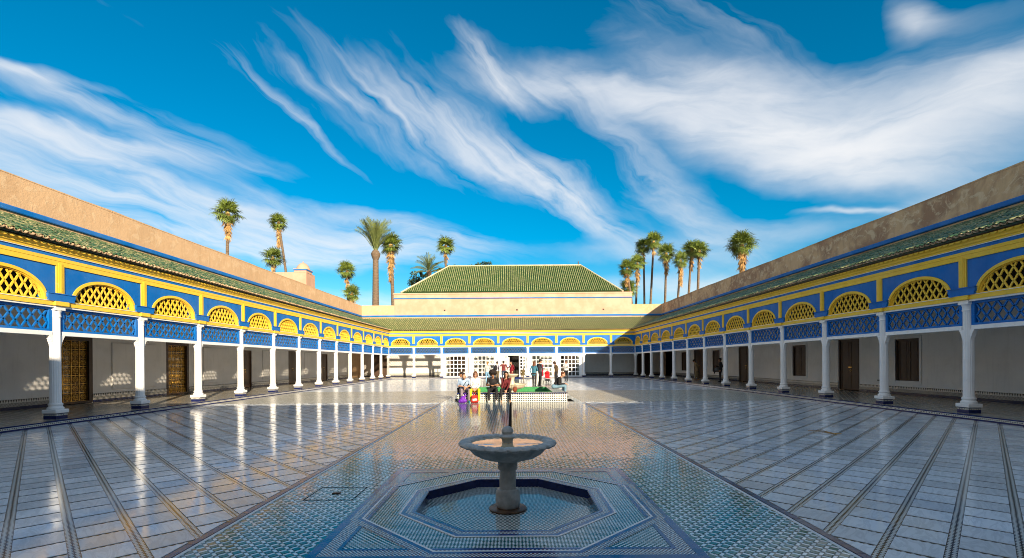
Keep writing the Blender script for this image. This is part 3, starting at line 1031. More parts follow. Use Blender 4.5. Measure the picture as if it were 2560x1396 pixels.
pf = thing('pool_fountain', 'two-tier cream marble fountain rising from the raised pool', 'fountain', (0.0, 22.6, 0.16))
mb = MB(); mb.lathe([(0.20, -0.13), (0.20, 0.0), (0.16, 0.05), (0.15, 0.22)], 24); mb.build('pedestal', 'marble_cream', pf, True)
mb = MB()
mb.lathe([(0.16, 0.20), (0.34, 0.23), (0.52, 0.30), (0.60, 0.40), (0.62, 0.44), (0.67, 0.46), (0.67, 0.50), (0.60, 0.50), (0.55, 0.42), (0.1, 0.36)], 120, mod=lambda a, z, j: 1 + (0.04 * abs(math.sin(15 * a)) if 0 < j < 5 else 0))
mb.build('lower_bowl', 'marble_cream', pf, True)
mb = MB(); mb.lathe([(0.13, 0.36), (0.12, 0.55), (0.095, 0.65), (0.12, 0.78), (0.14, 0.80)], 24); mb.build('stem', 'marble_cream', pf, True)
mb = MB(); mb.lathe([(0.10, 0.79), (0.20, 0.82), (0.28, 0.90), (0.30, 0.93), (0.30, 0.955), (0.26, 0.955), (0.2, 0.90), (0.03, 0.88)], 60, mod=lambda a, z, j: 1 + (0.03 * abs(math.sin(12 * a)) if 0 < j < 4 else 0)); mb.build('upper_bowl', 'marble_cream', pf, True)

# ------------------------------------------------------------------ gallery pieces (local frame: x along the front, y into the gallery, z up)
CACHE = {}
def cached(key, fn):
    if key not in CACHE:
        CACHE[key] = fn()
    return CACHE[key]

Z_B0, Z_B1 = 2.50, 2.62            # white lintel
Z_P1 = 3.29                        # top of blue lattice
Z_Y0, Z_Y1 = 3.34, 3.46            # yellow beam
Z_SP = 4.475                       # top of blue spandrels
Z_YB = 4.70                        # yellow frieze top
Z_CO = 4.815
EAVE_T, EAVE_Z = -0.38, 5.13
ROOF_Z = 6.75

def flute_shaft():
    mb = MB()
    prof = []
    def mod(a, z, j):
        f = abs(math.sin(8 * a))
        return 1 - 0.075 * (1 - f ** 0.6) if 0 < j < 5 else 1.0
    mb.lathe([(0.140, 0.575), (0.132, 0.62), (0.129, 1.2), (0.125, 2.2), (0.122, 3.0), (0.128, 3.04)], 96, mod=mod)
    return mb.mesh('shaft', 'white_paint', True)
def col_foot():
    mb = MB(); mb.box(-.175, .175, -.175, .175, PL - 0.02, 0.302)
    return mb.mesh('tiled_foot', 'column_foot')
def col_plinth():
    mb = MB(); mb.bbox(-.205, .205, -.205, .205, 0.300, 0.405, .012)
    return mb.mesh('plinth', 'white_paint')
def col_base():
    mb = MB()
    mb.lathe([(0.180, 0.403), (0.190, 0.43), (0.182, 0.46), (0.160, 0.475), (0.150, 0.50), (0.154, 0.52), (0.166, 0.54), (0.162, 0.565), (0.140, 0.58)], 48)
    return mb.mesh('base_moulding', 'white_paint', True)
def col_cap():
    mb = MB()
    mb.lathe([(0.126, 3.02), (0.140, 3.04), (0.140, 3.06), (0.130, 3.07), (0.130, 3.16), (0.145, 3.18), (0.152, 3.22)], 40)
    mb.bbox(-.160, .160, -.160, .160, 3.215, 3.338, .010)
    return mb.mesh('capital', 'white_paint', True)
def bracket(sx):
    mb = MB()
    prof = [(0.13, 2.10), (0.175, 2.12), (0.18, 2.20), (0.205, 2.215), (0.21, 2.27), (0.235, 2.285), (0.245, 2.35), (0.275, 2.375), (0.29, 2.44), (0.33, 2.455), (0.335, 2.502), (0.13, 2.502)]
    prof = [(sx * (.09 + (p[0] - .13) * .66), 2.502 - (2.502 - p[1]) * .8) for p in prof]
    if sx < 0:
        prof.reverse()
    mb.extrude_y(prof, -.065, .065)
    return mb.mesh('bracket', 'white_paint')

def lattice(mb, inside, x0, x1, z0, z1, cw, ch, bw, y0, y1, mat=0, phase=0.0):
    """crossing ogee bars clipped to the opening"""
    k = cw / ch
    n = int((x1 - x0 + (z1 - z0) * k) / cw) + 3
    dzs = ch / 10
    steps = int((z1 - z0) / dzs) + 2
    for fam in (-1, 1):
        for i in range(-n, 2 * n):
            xb = (x0 + x1) / 2 + (i + phase) * cw
            run = []
            def flush(run):
                if len(run) < 2:
                    return
                o = len(mb.v)
                for (x, z), (nx, nz) in run:
                    for sgn, yy in ((-1, y0), (1, y0), (1, y1), (-1, y1)):
                        mb.v.append((x + nx * sgn * bw / 2, yy, z + nz * sgn * bw / 2))
                m_ = len(run)
                for q in range(m_ - 1):
                    for e in range(4):
                        a = o + q * 4 + e; b = o + q * 4 + (e + 1) % 4
                        mb.face((a, b, b + 4, a + 4), mat)
            for s in range(steps + 1):
                z = min(z0 + s * dzs, z1)
                ph = (z - z0) / ch
                x = xb + fam * (ph * cw - -0.05 * cw * math.sin(4 * PI * ph) * 0.5)
                dxdz = fam * (k - -0.05 * k * 2 * PI * math.cos(4 * PI * ph))
                L = math.hypot(dxdz, 1)
                if x0 - 1e-6 <= x <= x1 + 1e-6 and inside(x, z):
                    run.append(((x, z), (1 / L, -dxdz / L)))
                else:
                    flush(run); run = []
                if z >= z1:
                    break
            flush(run)

def blue_panel(w):
    mb = MB()
    a = w / 2 - 0.135
    z0, z1 = Z_B1 + 0.002, Z_P1
    fw = 0.065
    mb.box(-a, a, -.05, .05, z0, z0 + fw); mb.box(-a, a, -.05, .05, z1 - fw, z1)
    mb.box(-a, -a + fw + .03, -.05, .05, z0 + fw, z1 - fw); mb.box(a - fw - .03, a, -.05, .05, z0 + fw, z1 - fw)
    xi = a - fw - 0.03
    n = max(4, round(2 * xi / 0.285))
    lattice(mb, lambda x, z: True, -xi, xi, z0 + fw, z1 - fw, 2 * xi / n, (z1 - z0 - 2 * fw) / 1.5, 0.040, -.018, .018)
    return mb.mesh('lattice_panel', 'blue_paint')

def arch_pts(w, grow=0.0, n=36):
    a = 0.385 * w + grow - 0.0; b = 0.79 + grow
    zc = Z_Y1 + 0.02
    return [(a * math.cos(PI - PI * i / n), zc + b * math.sin(PI * i / n) ** 0.92) for i in range(n + 1)], a, b, zc

def spandrel(w):
    mb = MB()
    pts, a, b, zc = arch_pts(w)
    y0, y1 = -.13, .13
    top = Z_SP + 0.01
    for y, rev in ((y0, False), (y1, True)):
        def q(p):
            mb.add([(x, y, z) for x, z in p], [tuple(range(len(p)))[::-1] if rev else tuple(range(len(p)))])
        q([(-w / 2, zc), (pts[0][0], zc), (pts[0][0], top), (-w / 2, top)])
        q([(pts[-1][0], zc), (w / 2, zc), (w / 2, top), (pts[-1][0], top)])
        for i in range(len(pts) - 1):
            p, r = pts[i], pts[i + 1]
            q([(p[0], p[1]), (r[0], r[1]), (r[0], top), (p[0], top)])
    for i in range(len(pts) - 1):
        p, r = pts[i], pts[i + 1]
        mb.add([(p[0], y0, p[1]), (r[0], y0, r[1]), (r[0], y1, r[1]), (p[0], y1, p[1])], [(3, 2, 1, 0)])
    return mb.mesh('spandrel', 'blue_paint')

def arch_rim(w):
    mb = MB()
    out, a, b, zc = arch_pts(w, -0.002)
    inn, a2, b2, _ = arch_pts(w, -0.085)
    for (o_, i_, y0, y1) in ((out, inn, -.155, -.02),):
        n = len(o_)
        off = len(mb.v)
        for ps, y in ((o_, y0), (i_, y0), (i_, y1), (o_, y1)):
            mb.v.extend((p[0], y, p[1]) for p in ps)
        for k in range(4):
            for i in range(n - 1):
                A = off + k * n + i; B = off + ((k + 1) % 4) * n + i
                mb.face((A, A + 1, B + 1, B))
    # second, thinner fillet set back
    inn2, _, _, _ = arch_pts(w, -0.11)
    n = len(inn); off = len(mb.v)
    for ps, y in ((inn, -.11), (inn2, -.11), (inn2, -.03), (inn, -.03)):
        mb.v.extend((p[0], y, p[1]) for p in ps)
    for k in range(4):
        for i in range(n - 1):
            A = off + k * n + i; B = off + ((k + 1) % 4) * n + i
            mb.face((A, A + 1, B + 1, B))
    mb.box(-a2, a2, -.10, -.03, zc - .018, zc + 0.035)
    return mb.mesh('arch_rim', 'yellow_paint')

def arch_grille(w):
    mb = MB()
    _, a, b, zc = arch_pts(w, -0.095)
    def ins(x, z):
        if z <= zc:
            return abs(x) <= a
        t = (z - zc) / b
        if t >= 1:
            return False
        s = t ** (1 / 0.92)
        return abs(x) <= a * math.sqrt(max(0, 1 - s * s)) + 0.01
    n = max(4, round(2 * a / 0.25))
    lattice(mb, ins, -a, a, zc + 0.02, zc + b, 2 * a / n, 0.36, 0.040, -.080, -.050, phase=0.5 * (n % 2))
    return mb.mesh('arch_grille', 'yellow_paint')

def tbar():
    mb = MB()
    mb.box(-.115, .115, -.165, -.125, 3.67, Z_SP + .004)
    mb.box(-.06, .06, -.178, -.166, 3.70, Z_SP + .07)
    mb.box(-.03, .03, -.186, -.179, 3.72, Z_SP + .07)
    return mb.mesh('pilaster_strip', 'yellow_paint')
def impost(w):
    mb = MB()
    h = w / 2 - 0.385 * w
    prof = [(-h + .0, 3.465), (h, 3.465), (h + .045, 3.50), (h + .02, 3.53), (h + .05, 3.555), (h + .06, 3.60), (h + .05, 3.665), (-h - .05, 3.665), (-h - .06, 3.60), (-h - .05, 3.555), (-h - .02, 3.53), (-h - .045, 3.50)]
    mb.extrude_y(prof[::-1], -.215, .14)
    mb.box(-h - .07, h + .07, -.235, .14, 3.6655, 3.690)
    return mb.mesh('impost', 'blue_paint')
def beam_block():
    mb = MB(); mb.bbox(-.215, .215, -.225, .225, Z_Y0 - .002, Z_Y1 + .004, .01)
    return mb.mesh('beam_block', 'yellow_paint')

def tile_cover(mb=None, r0=0.066, r1=0.054, L=0.31, seg=6):
    """half barrel tile: x across, y up the slope, z off the slope"""
    mb = mb or MB()
    th = 0.013
    for k in range(seg):
        a0 = PI * k / seg; a1 = PI * (k + 1) / seg
        A = (r0 * math.cos(a0), 0, r0 * math.sin(a0)); B = (r0 * math.cos(a1), 0, r0 * math.sin(a1))
        C = (r1 * math.cos(a1), L, r1 * math.sin(a1)); D = (r1 * math.cos(a0), L, r1 * math.sin(a0))
        ri = r0 - th
        E = (ri * math.cos(a0), 0, ri * math.sin(a0)); F_ = (ri * math.cos(a1), 0, ri * math.sin(a1))
        mb.add([A, B, C, D, E, F_], [(0, 1, 2, 3), (1, 0, 4, 5)])
    return mb
TILE_V = tile_cover().v
TILE_F = tile_cover().f

def roof_tiles(parent, origin, along, up, nrm, length_fn, n_cols, pitch, rows, exposed, mat, keep, score, tname='roof_tile', nmax=296, lift=0.012):
    """rows of barrel tiles; the ones that show largest are single parts, the others one field.  All vectors in the parent's frame."""
    O, A, U, Nn = Vector(origin), Vector(along), Vector(up), Vector(nrm)
    me = MB(); me.v = list(TILE_V); me.f = [list(f) for f in TILE_F]; me.mi = [0] * len(me.f); me.rn = [0.0] * len(me.f)
    me = me.mesh(tname, mat)
    basis = Matrix((A, U, Nn)).transposed()
    eul = basis.to_euler()
    lst = []
    for i in range(n_cols):
        for j in range(rows):
            p = O + A * (i * pitch) + U * (j * exposed) + Nn * lift
            if keep(p):
                lst.append((score(p), i, j, p))
    lst.sort(key=lambda t: t[0])
    field = MB()
    for k, (s, i, j, p) in enumerate(lst):
        jit = random.uniform(-.025, .025); jz = random.uniform(-.010, .014)
        if k < nmax:
            b2 = basis @ Matrix.Rotation(random.uniform(-.03, .03), 3, 'Z')
            o = link(tname, me, parent, loc=p + U * jit + Nn * jz, rot=b2.to_euler())
        else:
            off = len(field.v)
            q = p + U * jit + Nn * jz
            for v in TILE_V:
                field.v.append(tuple(q + A * v[0] + U * v[1] + Nn * v[2]))
            rn = random.random()
            for f in TILE_F:
                field.face([x + off for x in f], 0, rn)
    if field.v:
        stuff(field.build(tname + '_field', mat, parent))

def door_leafs(parent, name, x0, x1, y, z0, z1, mat, rows=(0.5, 0.2, 0.3), two=True, arch=False):
    """framed door or shutter of one or two leaves with raised panels, seen from -y"""
    mb = MB()
    fr = 0.07
    mb.box(x0 - fr, x0, y - .06, y + .06, z0, z1 + fr); mb.box(x1, x1 + fr, y - .06, y + .06, z0, z1 + fr); mb.box(x0, x1, y - .06, y + .06, z1, z1 + fr)
    d = mb.build(name, mat, parent)
    xs = ((x0, (x0 + x1) / 2), ((x0 + x1) / 2, x1)) if two else ((x0, x1),)
    for a, b in xs:
        mb = MB()
        a += .004; b -= .004
        mb.box(a, b, y, y + .04, z0 + .01, z1 - .004)
        st = 0.085
        mb.box(a, a + st, y - .018, y, z0 + .01, z1 - .004); mb.box(b - st, b, y - .018, y, z0 + .01, z1 - .004)
        zz = z0 + .01
        H = z1 - z0 - .014
        for r in rows:
            mb.box(a + st, b - st, y - .018, y, zz, zz + .07)
            zt = zz + r * H
            mb.box(a + st + .03, b - st - .03, y - .010, y, zz + .10, zt - .03)
            zz = zt
        mb.box(a + st, b - st, y - .018, y, z1 - .08, z1 - .004)
        mb.build('door_leaf' if 'door' in name else 'shutter_leaf', mat, d)
    if 'door' in name:
        mb = MB(); xm = (x0 + x1) / 2
        mb.torus((xm + .06, y - .035, 1.15), .045, .008, 16, 6, axis='y')
        mb.box(xm - .12, xm + .12, y - .03, y - .019, 1.28, 1.33)
        mb.build('door_ring', 'gold_metal', d)
    return d

def filigree_door(parent, x0, x1, y, z0, z1):
    mb = MB()
    fr = 0.16
    mb.box(x0, x0 + fr, y - .10, y + .10, z0, z1); mb.box(x1 - fr, x1, y - .10, y + .10, z0, z1); mb.box(x0 + fr, x1 - fr, y - .10, y + .10, z1 - fr, z1)
    mb.box(x0 + fr, x1 - fr, y - .10, y + .10, z0, z0 + .08)
    d = mb.build('filigree_door', 'dark_wood', parent)
    xa, xb = x0 + fr, x1 - fr
    nx = max(2, round((xb - xa) / 0.33)); za, zb = z0 + .08, z1 - fr
    nz = round((zb - za) / 0.34)
    cw = (xb - xa) / nx; ch = (zb - za) / nz
    mb = MB()
    for i in range(nx + 1):
        mb.box(xa + i * cw - .012, xa + i * cw + .012, y - .02, y + .01, za, zb)
    for j in range(nz + 1):
        mb.box(xa, xb, y - .022, y + .012, za + j * ch - .012, za + j * ch + .012)
    mb.build('glazing_bars', 'gold_metal', d)
    orn = MB()
    orn.torus((0, 0, 0), min(cw, ch) * .30, .012, 20, 6, axis='y')
    orn.torus((0, 0, 0), min(cw, ch) * .11, .010, 12, 6, axis='y')
    for k in range(8):
        a = k * PI / 4
        r = min(cw, ch) * .21
        orn.torus((r * math.cos(a), 0, r * math.sin(a)), min(cw, ch) * .085, .008, 10, 5, axis='y')
        orn.box(r * 1.9 * math.cos(a) - .012, r * 1.9 * math.cos(a) + .012, -.008, .008, r * 1.9 * math.sin(a) - .012, r * 1.9 * math.sin(a) + .012)
    om = orn.mesh('filigree_rosette', 'gold_metal', True)
    for i in range(nx):
        for j in range(nz):
            link('filigree_rosette', om, d, loc=(xa + (i + .5) * cw, y - .005, za + (j + .5) * ch))
    mb = MB(); mb.box(xa, xb, y + .03, y + .04, za, zb); mb.build('dark_glass', 'amber_glass', d)
    return d
pm('amber_glass', (0.05, 0.026, 0.008), (0.10, 0.05, 0.012), 5.0, 0.06, 0.03, 12)

def make_gallery(name, label, loc, rotz, cols, s0, s1, openings, dir_back=False, world=None, closed=None):
    """cols: positions of the columns along the front; openings: (s_a, s_b, z0, z1, kind)"""
    G = thing(name, label, 'gallery', loc, rotz)
    Mw = Matrix.Translation(loc) @ Matrix.Rotation(rotz, 4, 'Z')
    ext_lo = s0; ext_hi = s1
    # floor slab and kerb
    mb = MB()
    m0, m1 = (GD, GD) if dir_back else (0, 0)
    mb.box(s0 - m0, s1 + m1, -KERB + .10, GD + .02, -0.1, PL - .004)
    plinth = mb.build('plinth_floor', 'gallery_zellige', G)
    mb = MB()
    ka, kb = (s0, s1) if not dir_back else (-XK - .0, XK + .0)
    if not dir_back:
        lo_k, hi_k = ka, kb
    else:
        lo_k, hi_k = ka, kb
    mb.box(lo_k, hi_k, -KERB, -KERB + .10, -0.1, PL - .022)
    mb.build('kerb_riser', 'kerb_riser', plinth)
    mb = MB(); mb.bbox(-.124, .124, -KERB - .012, -KERB + .11, PL - .0215, PL, .008)
    km = mb.mesh('kerb_tile', 'navy_tile')
    n = int((hi_k - lo_k) / 0.25)
    for i in range(n):
        link('kerb_tile', km, plinth, loc=(lo_k + .125 + i * .25, random.uniform(-.002, .002), random.uniform(-.001, .001)))
    # rear wall with its openings
    wall_h = 4.9
    lo, hi = (s0, s1) if not dir_back else (-XF - GD, XF + GD)
    ops = sorted(openings)
    mb = MB()
    cur = lo
    dado = []
    for (a, b, za, zb, kind) in ops:
        mb.box(cur, a, GD, GD + .30, 0, wall_h)
        mb.box(a, b, GD, GD + .30, zb, wall_h)
        if za > PL + .05:
            mb.box(a, b, GD, GD + .30, 0, za)
            dado.append((cur, b + .001)) if False else None
        cur = b
    mb.box(cur, hi, GD, GD + .30, 0, wall_h)
    wall = mb.build('gallery_wall', 'wall_plaster', G)
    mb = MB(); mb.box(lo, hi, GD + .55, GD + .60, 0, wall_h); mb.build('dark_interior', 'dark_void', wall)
    cur = lo
    for (a, b, za, zb, kind) in ops + [(hi, hi, 0, 0, None)]:
        if kind is not None and za > PL + .4:
            continue
        if a - cur > .05:
            mb = MB(); mb.box(cur, a, GD - .015, GD, PL, 0.50); mb.build('tiled_dado', 'dado_tiles', wall)
        cur = b
    for (a, b, za, zb, kind) in ops:
        if kind == 'filigree':
            filigree_door(G, a, b, GD + .10, PL + .02, zb)
        elif kind == 'door':
            door_leafs(G, 'panelled_door', a + .07, b - .07, GD + .10, PL + .02, zb - .07, 'brown_wood', (0.42, 0.16, 0.42))
        elif kind == 'darkdoor':
            door_leafs(G, 'panelled_door', a + .07, b - .07, GD + .10, PL + .02, zb - .07, 'dark_wood', (0.30, 0.25, 0.45))
        elif kind == 'window':
            wd = door_leafs(G, 'shuttered_window', a + .07, b - .07, GD + .08, za, zb - .07, 'dark_wood', (0.50, 0.17, 0.33))
            mb = MB()   # raised plaster surround
            e = 0.10
            mb.box(a - e, a, GD - .03, GD + .01, za - e, zb + e); mb.box(b, b + e, GD - .03, GD + .01, za - e, zb + e)
            mb.box(a, b, GD - .03, GD + .01, zb, zb + e); mb.box(a, b, GD - .03, GD + .01, za - e, za)
            mb.build('plaster_surround', 'wall_plaster', wd)
    mb = MB(); mb.box(lo, hi, GD - .02, GD + .001, 3.95, 4.40); mb.box(lo, hi, GD - .05, GD + .001, 4.40, 4.90); mb.build('wooden_frieze', 'ceiling_wood', wall)
    # ceiling
    mb = MB(); mb.box(lo, hi, -.10, GD + .25, 4.90, 4.96)
    ceil = mb.build('ceiling', 'ceiling_wood', G)
    # parapet above the roof
    mb = MB()
    mb.box(lo, hi, GD, GD + .42, ROOF_Z - .35, WALL_TOP - .02)
    n = int((hi - lo) / .5)
    v0 = len(mb.v)
    for i in range(n + 1):       # uneven coping
        s = lo + (hi - lo) * i / n
        z = WALL_TOP + 0.02 * math.sin(s * .7) + random.uniform(-.012, .012)
        mb.v += [(s, GD - .01, WALL_TOP - .06), (s, GD - .012, z - .015), (s, GD + .05, z), (s, GD + .43, z), (s, GD + .43, WALL_TOP - .06)]
    for i in range(n):
        for k in range(4):
            a = v0 + i * 5 + k
            mb.face((a, a + 1, a + 6, a + 5))
    par = mb.build('parapet', 'parapet_worn' if rotz < 0 else 'parapet_plaster', G)
    mb = MB(); mb.extrude_x([(GD - .075, 6.90), (GD - .09, 6.93), (GD - .09, 7.05), (GD - .06, 7.09), (GD + .0, 7.10), (GD + .0, 6.88)], lo, hi); mb.build('blue_moulding', 'blue_paint', par)
    # continuous mouldings of the front
    a, b = (s0, s1)
    mb = MB(); mb.box(a, b, -.17, .17, Z_Y0, Z_Y1); mb.build('yellow_beam', 'yellow_paint', G)
    mb = MB(); mb.box(a, b, -.185, .18, Z_Y1, Z_Y1 + .013); mb.box(a, b, -.14, .14, Z_P1, Z_Y0); mb.build('white_fillet', 'white_paint', G)
    mb = MB(); mb.box(a, b, -.165, .13, Z_SP, Z_SP + .13); mb.box(a, b, -.175, .13, Z_SP + .135, Z_YB); mb.box(a, b, -.155, .13, Z_SP + .125, Z_SP + .14); mb.build('yellow_frieze', 'yellow_paint', G)
    mb = MB(); mb.box(a, b, -.15, .13, Z_YB, 4.80); mb.build('blue_frieze', 'blue_paint', G)
    mb = MB(); mb.box(a, b, -.185, .13, 4.80, Z_CO); mb.build('white_line', 'white_paint', G)
    mb = MB(); mb.extrude_x([(.13, Z_CO), (-.19, Z_CO), (-.20, 4.86), (-.235, 4.885), (-.245, 4.93), (-.29, 4.965), (-.30, 5.01), (.13, 5.01)][::-1], a, b); mb.build('yellow_cornice', 'yellow_paint', G)
    # small scallops hung under the eaves
    mb = MB()
    for k in range(7):
        t = PI * k / 6
    sc = MB()
    pts = [(-.09, 5.01)] + [(.09 * math.cos(PI + PI * k / 8), 5.01 - .055 * math.sin(PI * k / 8)) for k in range(1, 8)] + [(.09, 5.01)]
    n = int((b - a) / 0.2)
    for i in range(n):
        c = a + .1 + i * .2
        sc.extrude_y([(c + p[0], p[1]) for p in pts], -.33, -.301)
    stuff(sc.build('scalloped_fringe', 'yellow_paint', G))
    mb = MB(); mb.box(a, b, -.285, .13, 5.0105, 5.080); mb.build('eave_board', 'brown_wood', G)
    # roof slab
    lo_r, hi_r = s0, s1
    U = Vector((0, GD - EAVE_T, ROOF_Z - EAVE_Z)); slope_len = U.length; U.normalize()
    Nn = Vector((0, -U.z, U.y))
    def corner(t):      # where the roofs meet at the corners
        return t
    mb = MB()
    def rp(s, t, dz):
        return (s, t, EAVE_Z + (t - EAVE_T) * (ROOF_Z - EAVE_Z) / (GD - EAVE_T) + dz)
    lims = roof_limits[name_key(rotz)]
    q = []
    for dz in (-.09, 0.0):
        for t in (EAVE_T, GD):
            l_, h_ = lims(t)
            q += [rp(l_, t, dz), rp(h_, t, dz)]
    mb.add(q, [(4, 5, 7, 6), (0, 2, 3, 1), (0, 1, 5, 4), (2, 6, 7, 3), (0, 4, 6, 2), (1, 3, 7, 5)])
    roof = mb.build('roof', 'channel_green' if dir_back else 'channel_teal', G)
    gl = 'roof_glaze_olive' if dir_back else 'roof_glaze'
    pitch = 0.185 if not dir_back else 0.215
    rows = int(slope_len / 0.235) + 1
    l0, h0 = lims(GD)
    ncol = int((h0 - l0) / pitch) + 1
    def keep(p):
        l_, h_ = lims(p.y)
        if p.y > GD - .12:
            return False
        return l_ - .02 <= p.x <= h_ + .02
    camv = Vector((0, 0, CAM_H))
    def score(p):
        wv = Mw @ p
        front = wv.y > 0.5 and abs(wv.x) / wv.y < 1.13
        return (wv - camv).length + (0 if front else 1000)
    roof_tiles(roof, (l0, EAVE_T - .05, EAVE_Z - .02), (1, 0, 0), U, Nn, None, ncol, pitch, rows, 0.235, gl, keep, score)
    # clay lips of the channel tiles along the eaves
    lip = MB()
    th = .014
    for k in range(6):
        a0 = PI + PI * k / 6; a1 = PI + PI * (k + 1) / 6
        for (r_, rev) in ((.082, False),):
            A = (.082 * math.cos(a0), -.02, .07 + .075 * math.sin(a0)); B = (.082 * math.cos(a1), -.02, .07 + .075 * math.sin(a1))
            C = (.068 * math.cos(a1), -.02, .07 + .055 * math.sin(a1)); D = (.068 * math.cos(a0), -.02, .07 + .055 * math.sin(a0))
            sh = Vector((0, .30, 0))
            A2, B2 = (A[0], .28, A[2]), (B[0], .28, B[2])
            C2, D2 = (C[0], .28, C[2]), (D[0], .28, D[2])
            lip.add([A, B, C, D, A2, B2, C2, D2], [(0, 1, 2, 3), (0, 4, 5, 1), (3, 2, 6, 7)])
    lm = lip.mesh('eave_tile', 'eave_clay')
    l1, h1 = lims(EAVE_T)
    i0 = math.ceil((l1 - l0) / pitch)
    ang = math.atan2(U.z, U.y)
    cand = []
    i = i0
    while l0 + (i + .5) * pitch < h1:
        p = Vector((l0 + (i + .5) * pitch, EAVE_T - .07, EAVE_Z - .055))
        cand.append((score(p), p)); i += 1
    cand.sort(key=lambda t: t[0])
    ef = MB()
    for k, (sc_, p) in enumerate(cand):
        if k < 280:
            link('eave_tile', lm, roof, loc=p + Vector((0, random.uniform(-.012, .012), 0)), rot=(ang, 0, random.uniform(-.04, .04)))
        else:
            off = len(ef.v)
            ca, sa = math.cos(ang), math.sin(ang)
            for v in lip.v:
                ef.v.append((p.x + v[0], p.y + v[1] * ca - v[2] * sa, p.z + v[1] * sa + v[2] * ca))
            for f in lip.f:
                ef.face([x + off for x in f], 0, random.random())
    if ef.v:
        stuff(ef.build('eave_tile_field', 'eave_clay', roof))
    # columns and bays
    for k, s in enumerate(cols):
        sh = link('column', cached('shaft', flute_shaft), G, loc=(s, 0, 0))
        for nm, fn in (('tiled_foot', col_foot), ('plinth', col_plinth), ('base_moulding', col_base), ('capital', col_cap)):
            link(nm, cached(nm, fn), sh)
        for sx in (-1, 1):
            link('bracket', cached(('br', sx), lambda: bracket(sx)), sh)
        link('beam_block', cached('bb', beam_block), G, loc=(s, 0, 0))
        link('pilaster_strip', cached('tb', tbar), G, loc=(s, 0, 0))
    for k in range(len(cols) - 1):
        a_, b_ = cols[k], cols[k + 1]
        w = round(b_ - a_, 3); c = (a_ + b_) / 2
        mb_key = ('lint', w)
        def lint():
            mb = MB(); mb.bbox(-w / 2 + .14, w / 2 - .14, -.07, .07, Z_B0, Z_B1, .008); return mb.mesh('white_lintel', 'white_paint')
        link('white_lintel', cached(mb_key, lint), G, loc=(c, 0, 0))
        link('lattice_panel', cached(('bp', w), lambda: blue_panel(w)), G, loc=(c, 0, 0))
        sp = link('arch_spandrel', cached(('sp', w), lambda: spandrel(w)), G, loc=(c, 0, 0))
        link('arch_rim', cached(('ar', w), lambda: arch_rim(w)), sp)
        link('arch_grille', cached(('ag', w), lambda: arch_grille(w)), sp)
        link('impost', cached(('im', w), lambda: impost(w)), G, loc=(b_, 0, 0))
        if k == 0:
            link('impost', cached(('im', w), lambda: impost(w)), G, loc=(a_, 0, 0))
    return G

def name_key(rz):
    return round(rz, 2)
# limits of each roof along its front at depth t (mitred where two roofs meet)
roof_limits = {
    round(PI / 2, 2): lambda t: (SOUTH - 0.0, YB + t),
    round(-PI / 2, 2): lambda t: (-(YB + t), -SOUTH),
    0.0: lambda t: (-(XF + t), XF + t),
}
side_cols = [13.55 + 3.08 * i for i in range(-4, 11)] + [47.2, YB]
left = make_gallery('gallery_building', 'long sunlit arcade on the left with blue and yellow lattice arches and white columns', (-XF, 0, 0), PI / 2, side_cols, SOUTH, YB,
    [(17.6, 19.3, PL, 2.78, 'filigree'), (23.4, 25.05, PL, 2.78, 'filigree'), (29.7, 31.1, PL, 2.55, 'door'), (36.2, 37.9, PL, 2.65, 'darkdoor'), (42.5, 43.9, PL, 2.55, 'door')])
right = make_gallery('gallery_building', 'long shaded arcade on the right with shuttered windows and dark wooden doors', (XF, 0, 0), -PI / 2, [-c for c in reversed(side_cols)], -YB, -SOUTH,
    [(-21.1, -19.85, 0.75, 2.57, 'window'), (-24.8, -23.3, PL, 2.72, 'darkdoor'), (-28.8, -27.5, 0.75, 2.57, 'window'), (-35.7, -33.9, PL, 2.72, 'darkdoor'), (-40.3, -38.9, 0.75, 2.57, 'window'),
     (-44.5, -42.4, PL, 2.72, 'darkdoor'), (-47.7, -46.3, 0.75, 2.57, 'window'), (-52.6, -50.9, PL, 2.6, 'darkdoor'), (-15.2, -13.9, 0.75, 2.57, 'window')][:8])
back_cols = [-13.0, -10.3, -7.38, -4.45, -1.43, 1.66, 4.66, 7.52, 10.38, 13.0]
back = make_gallery('gallery_building', 'arcade across the far end with white glazed screens below a green tiled roof', (0, YB, 0), 0.0, back_cols, -XF, XF,
    [(-15.7, -14.2, PL, 2.7, 'darkdoor'), (-7.2, -4.6, PL, 2.6, 'door'), (-1.0, 1.3, PL, 2.7, 'dark'), (4.8, 7.4, PL, 2.6, 'darkdoor'), (14.2, 15.7, PL, 2.7, 'darkdoor')], dir_back=True)
# gable ends of the side roofs and walls up to the corner
for G, s in ((left, 1), (right, -1)):
    mb = MB()
    if s > 0:
        mb.box(YB, YB + GD, GD, GD + .42, 0, WALL_TOP - .03)
    else:
        mb.box(-(YB + GD), -YB, GD, GD + .42, 0, WALL_TOP - .03)
    mb.build('corner_wall', 'parapet_plaster' if s > 0 else 'parapet_worn', G)
    mb = MB()
    mb.extrude_x([(GD - .075, 6.90), (GD - .09, 6.93), (GD - .09, 7.05), (GD - .06, 7.09), (GD + .0, 7.10), (GD + .0, 6.88)], *((YB, YB + GD - .09) if s > 0 else (-(YB + GD - .09), -YB)))
    mb.build('blue_moulding', 'blue_paint', G)

for a_, b_ in ((20.2, 22.7), (26.2, 28.4), (32.4, 35.0), (39.0, 41.2)):
    mb = MB(); mb.bbox(a_, b_, GD - .05, GD + .01, .62, 2.60, .015)
    mb.build('wall_panel', 'wall_plaster', left)
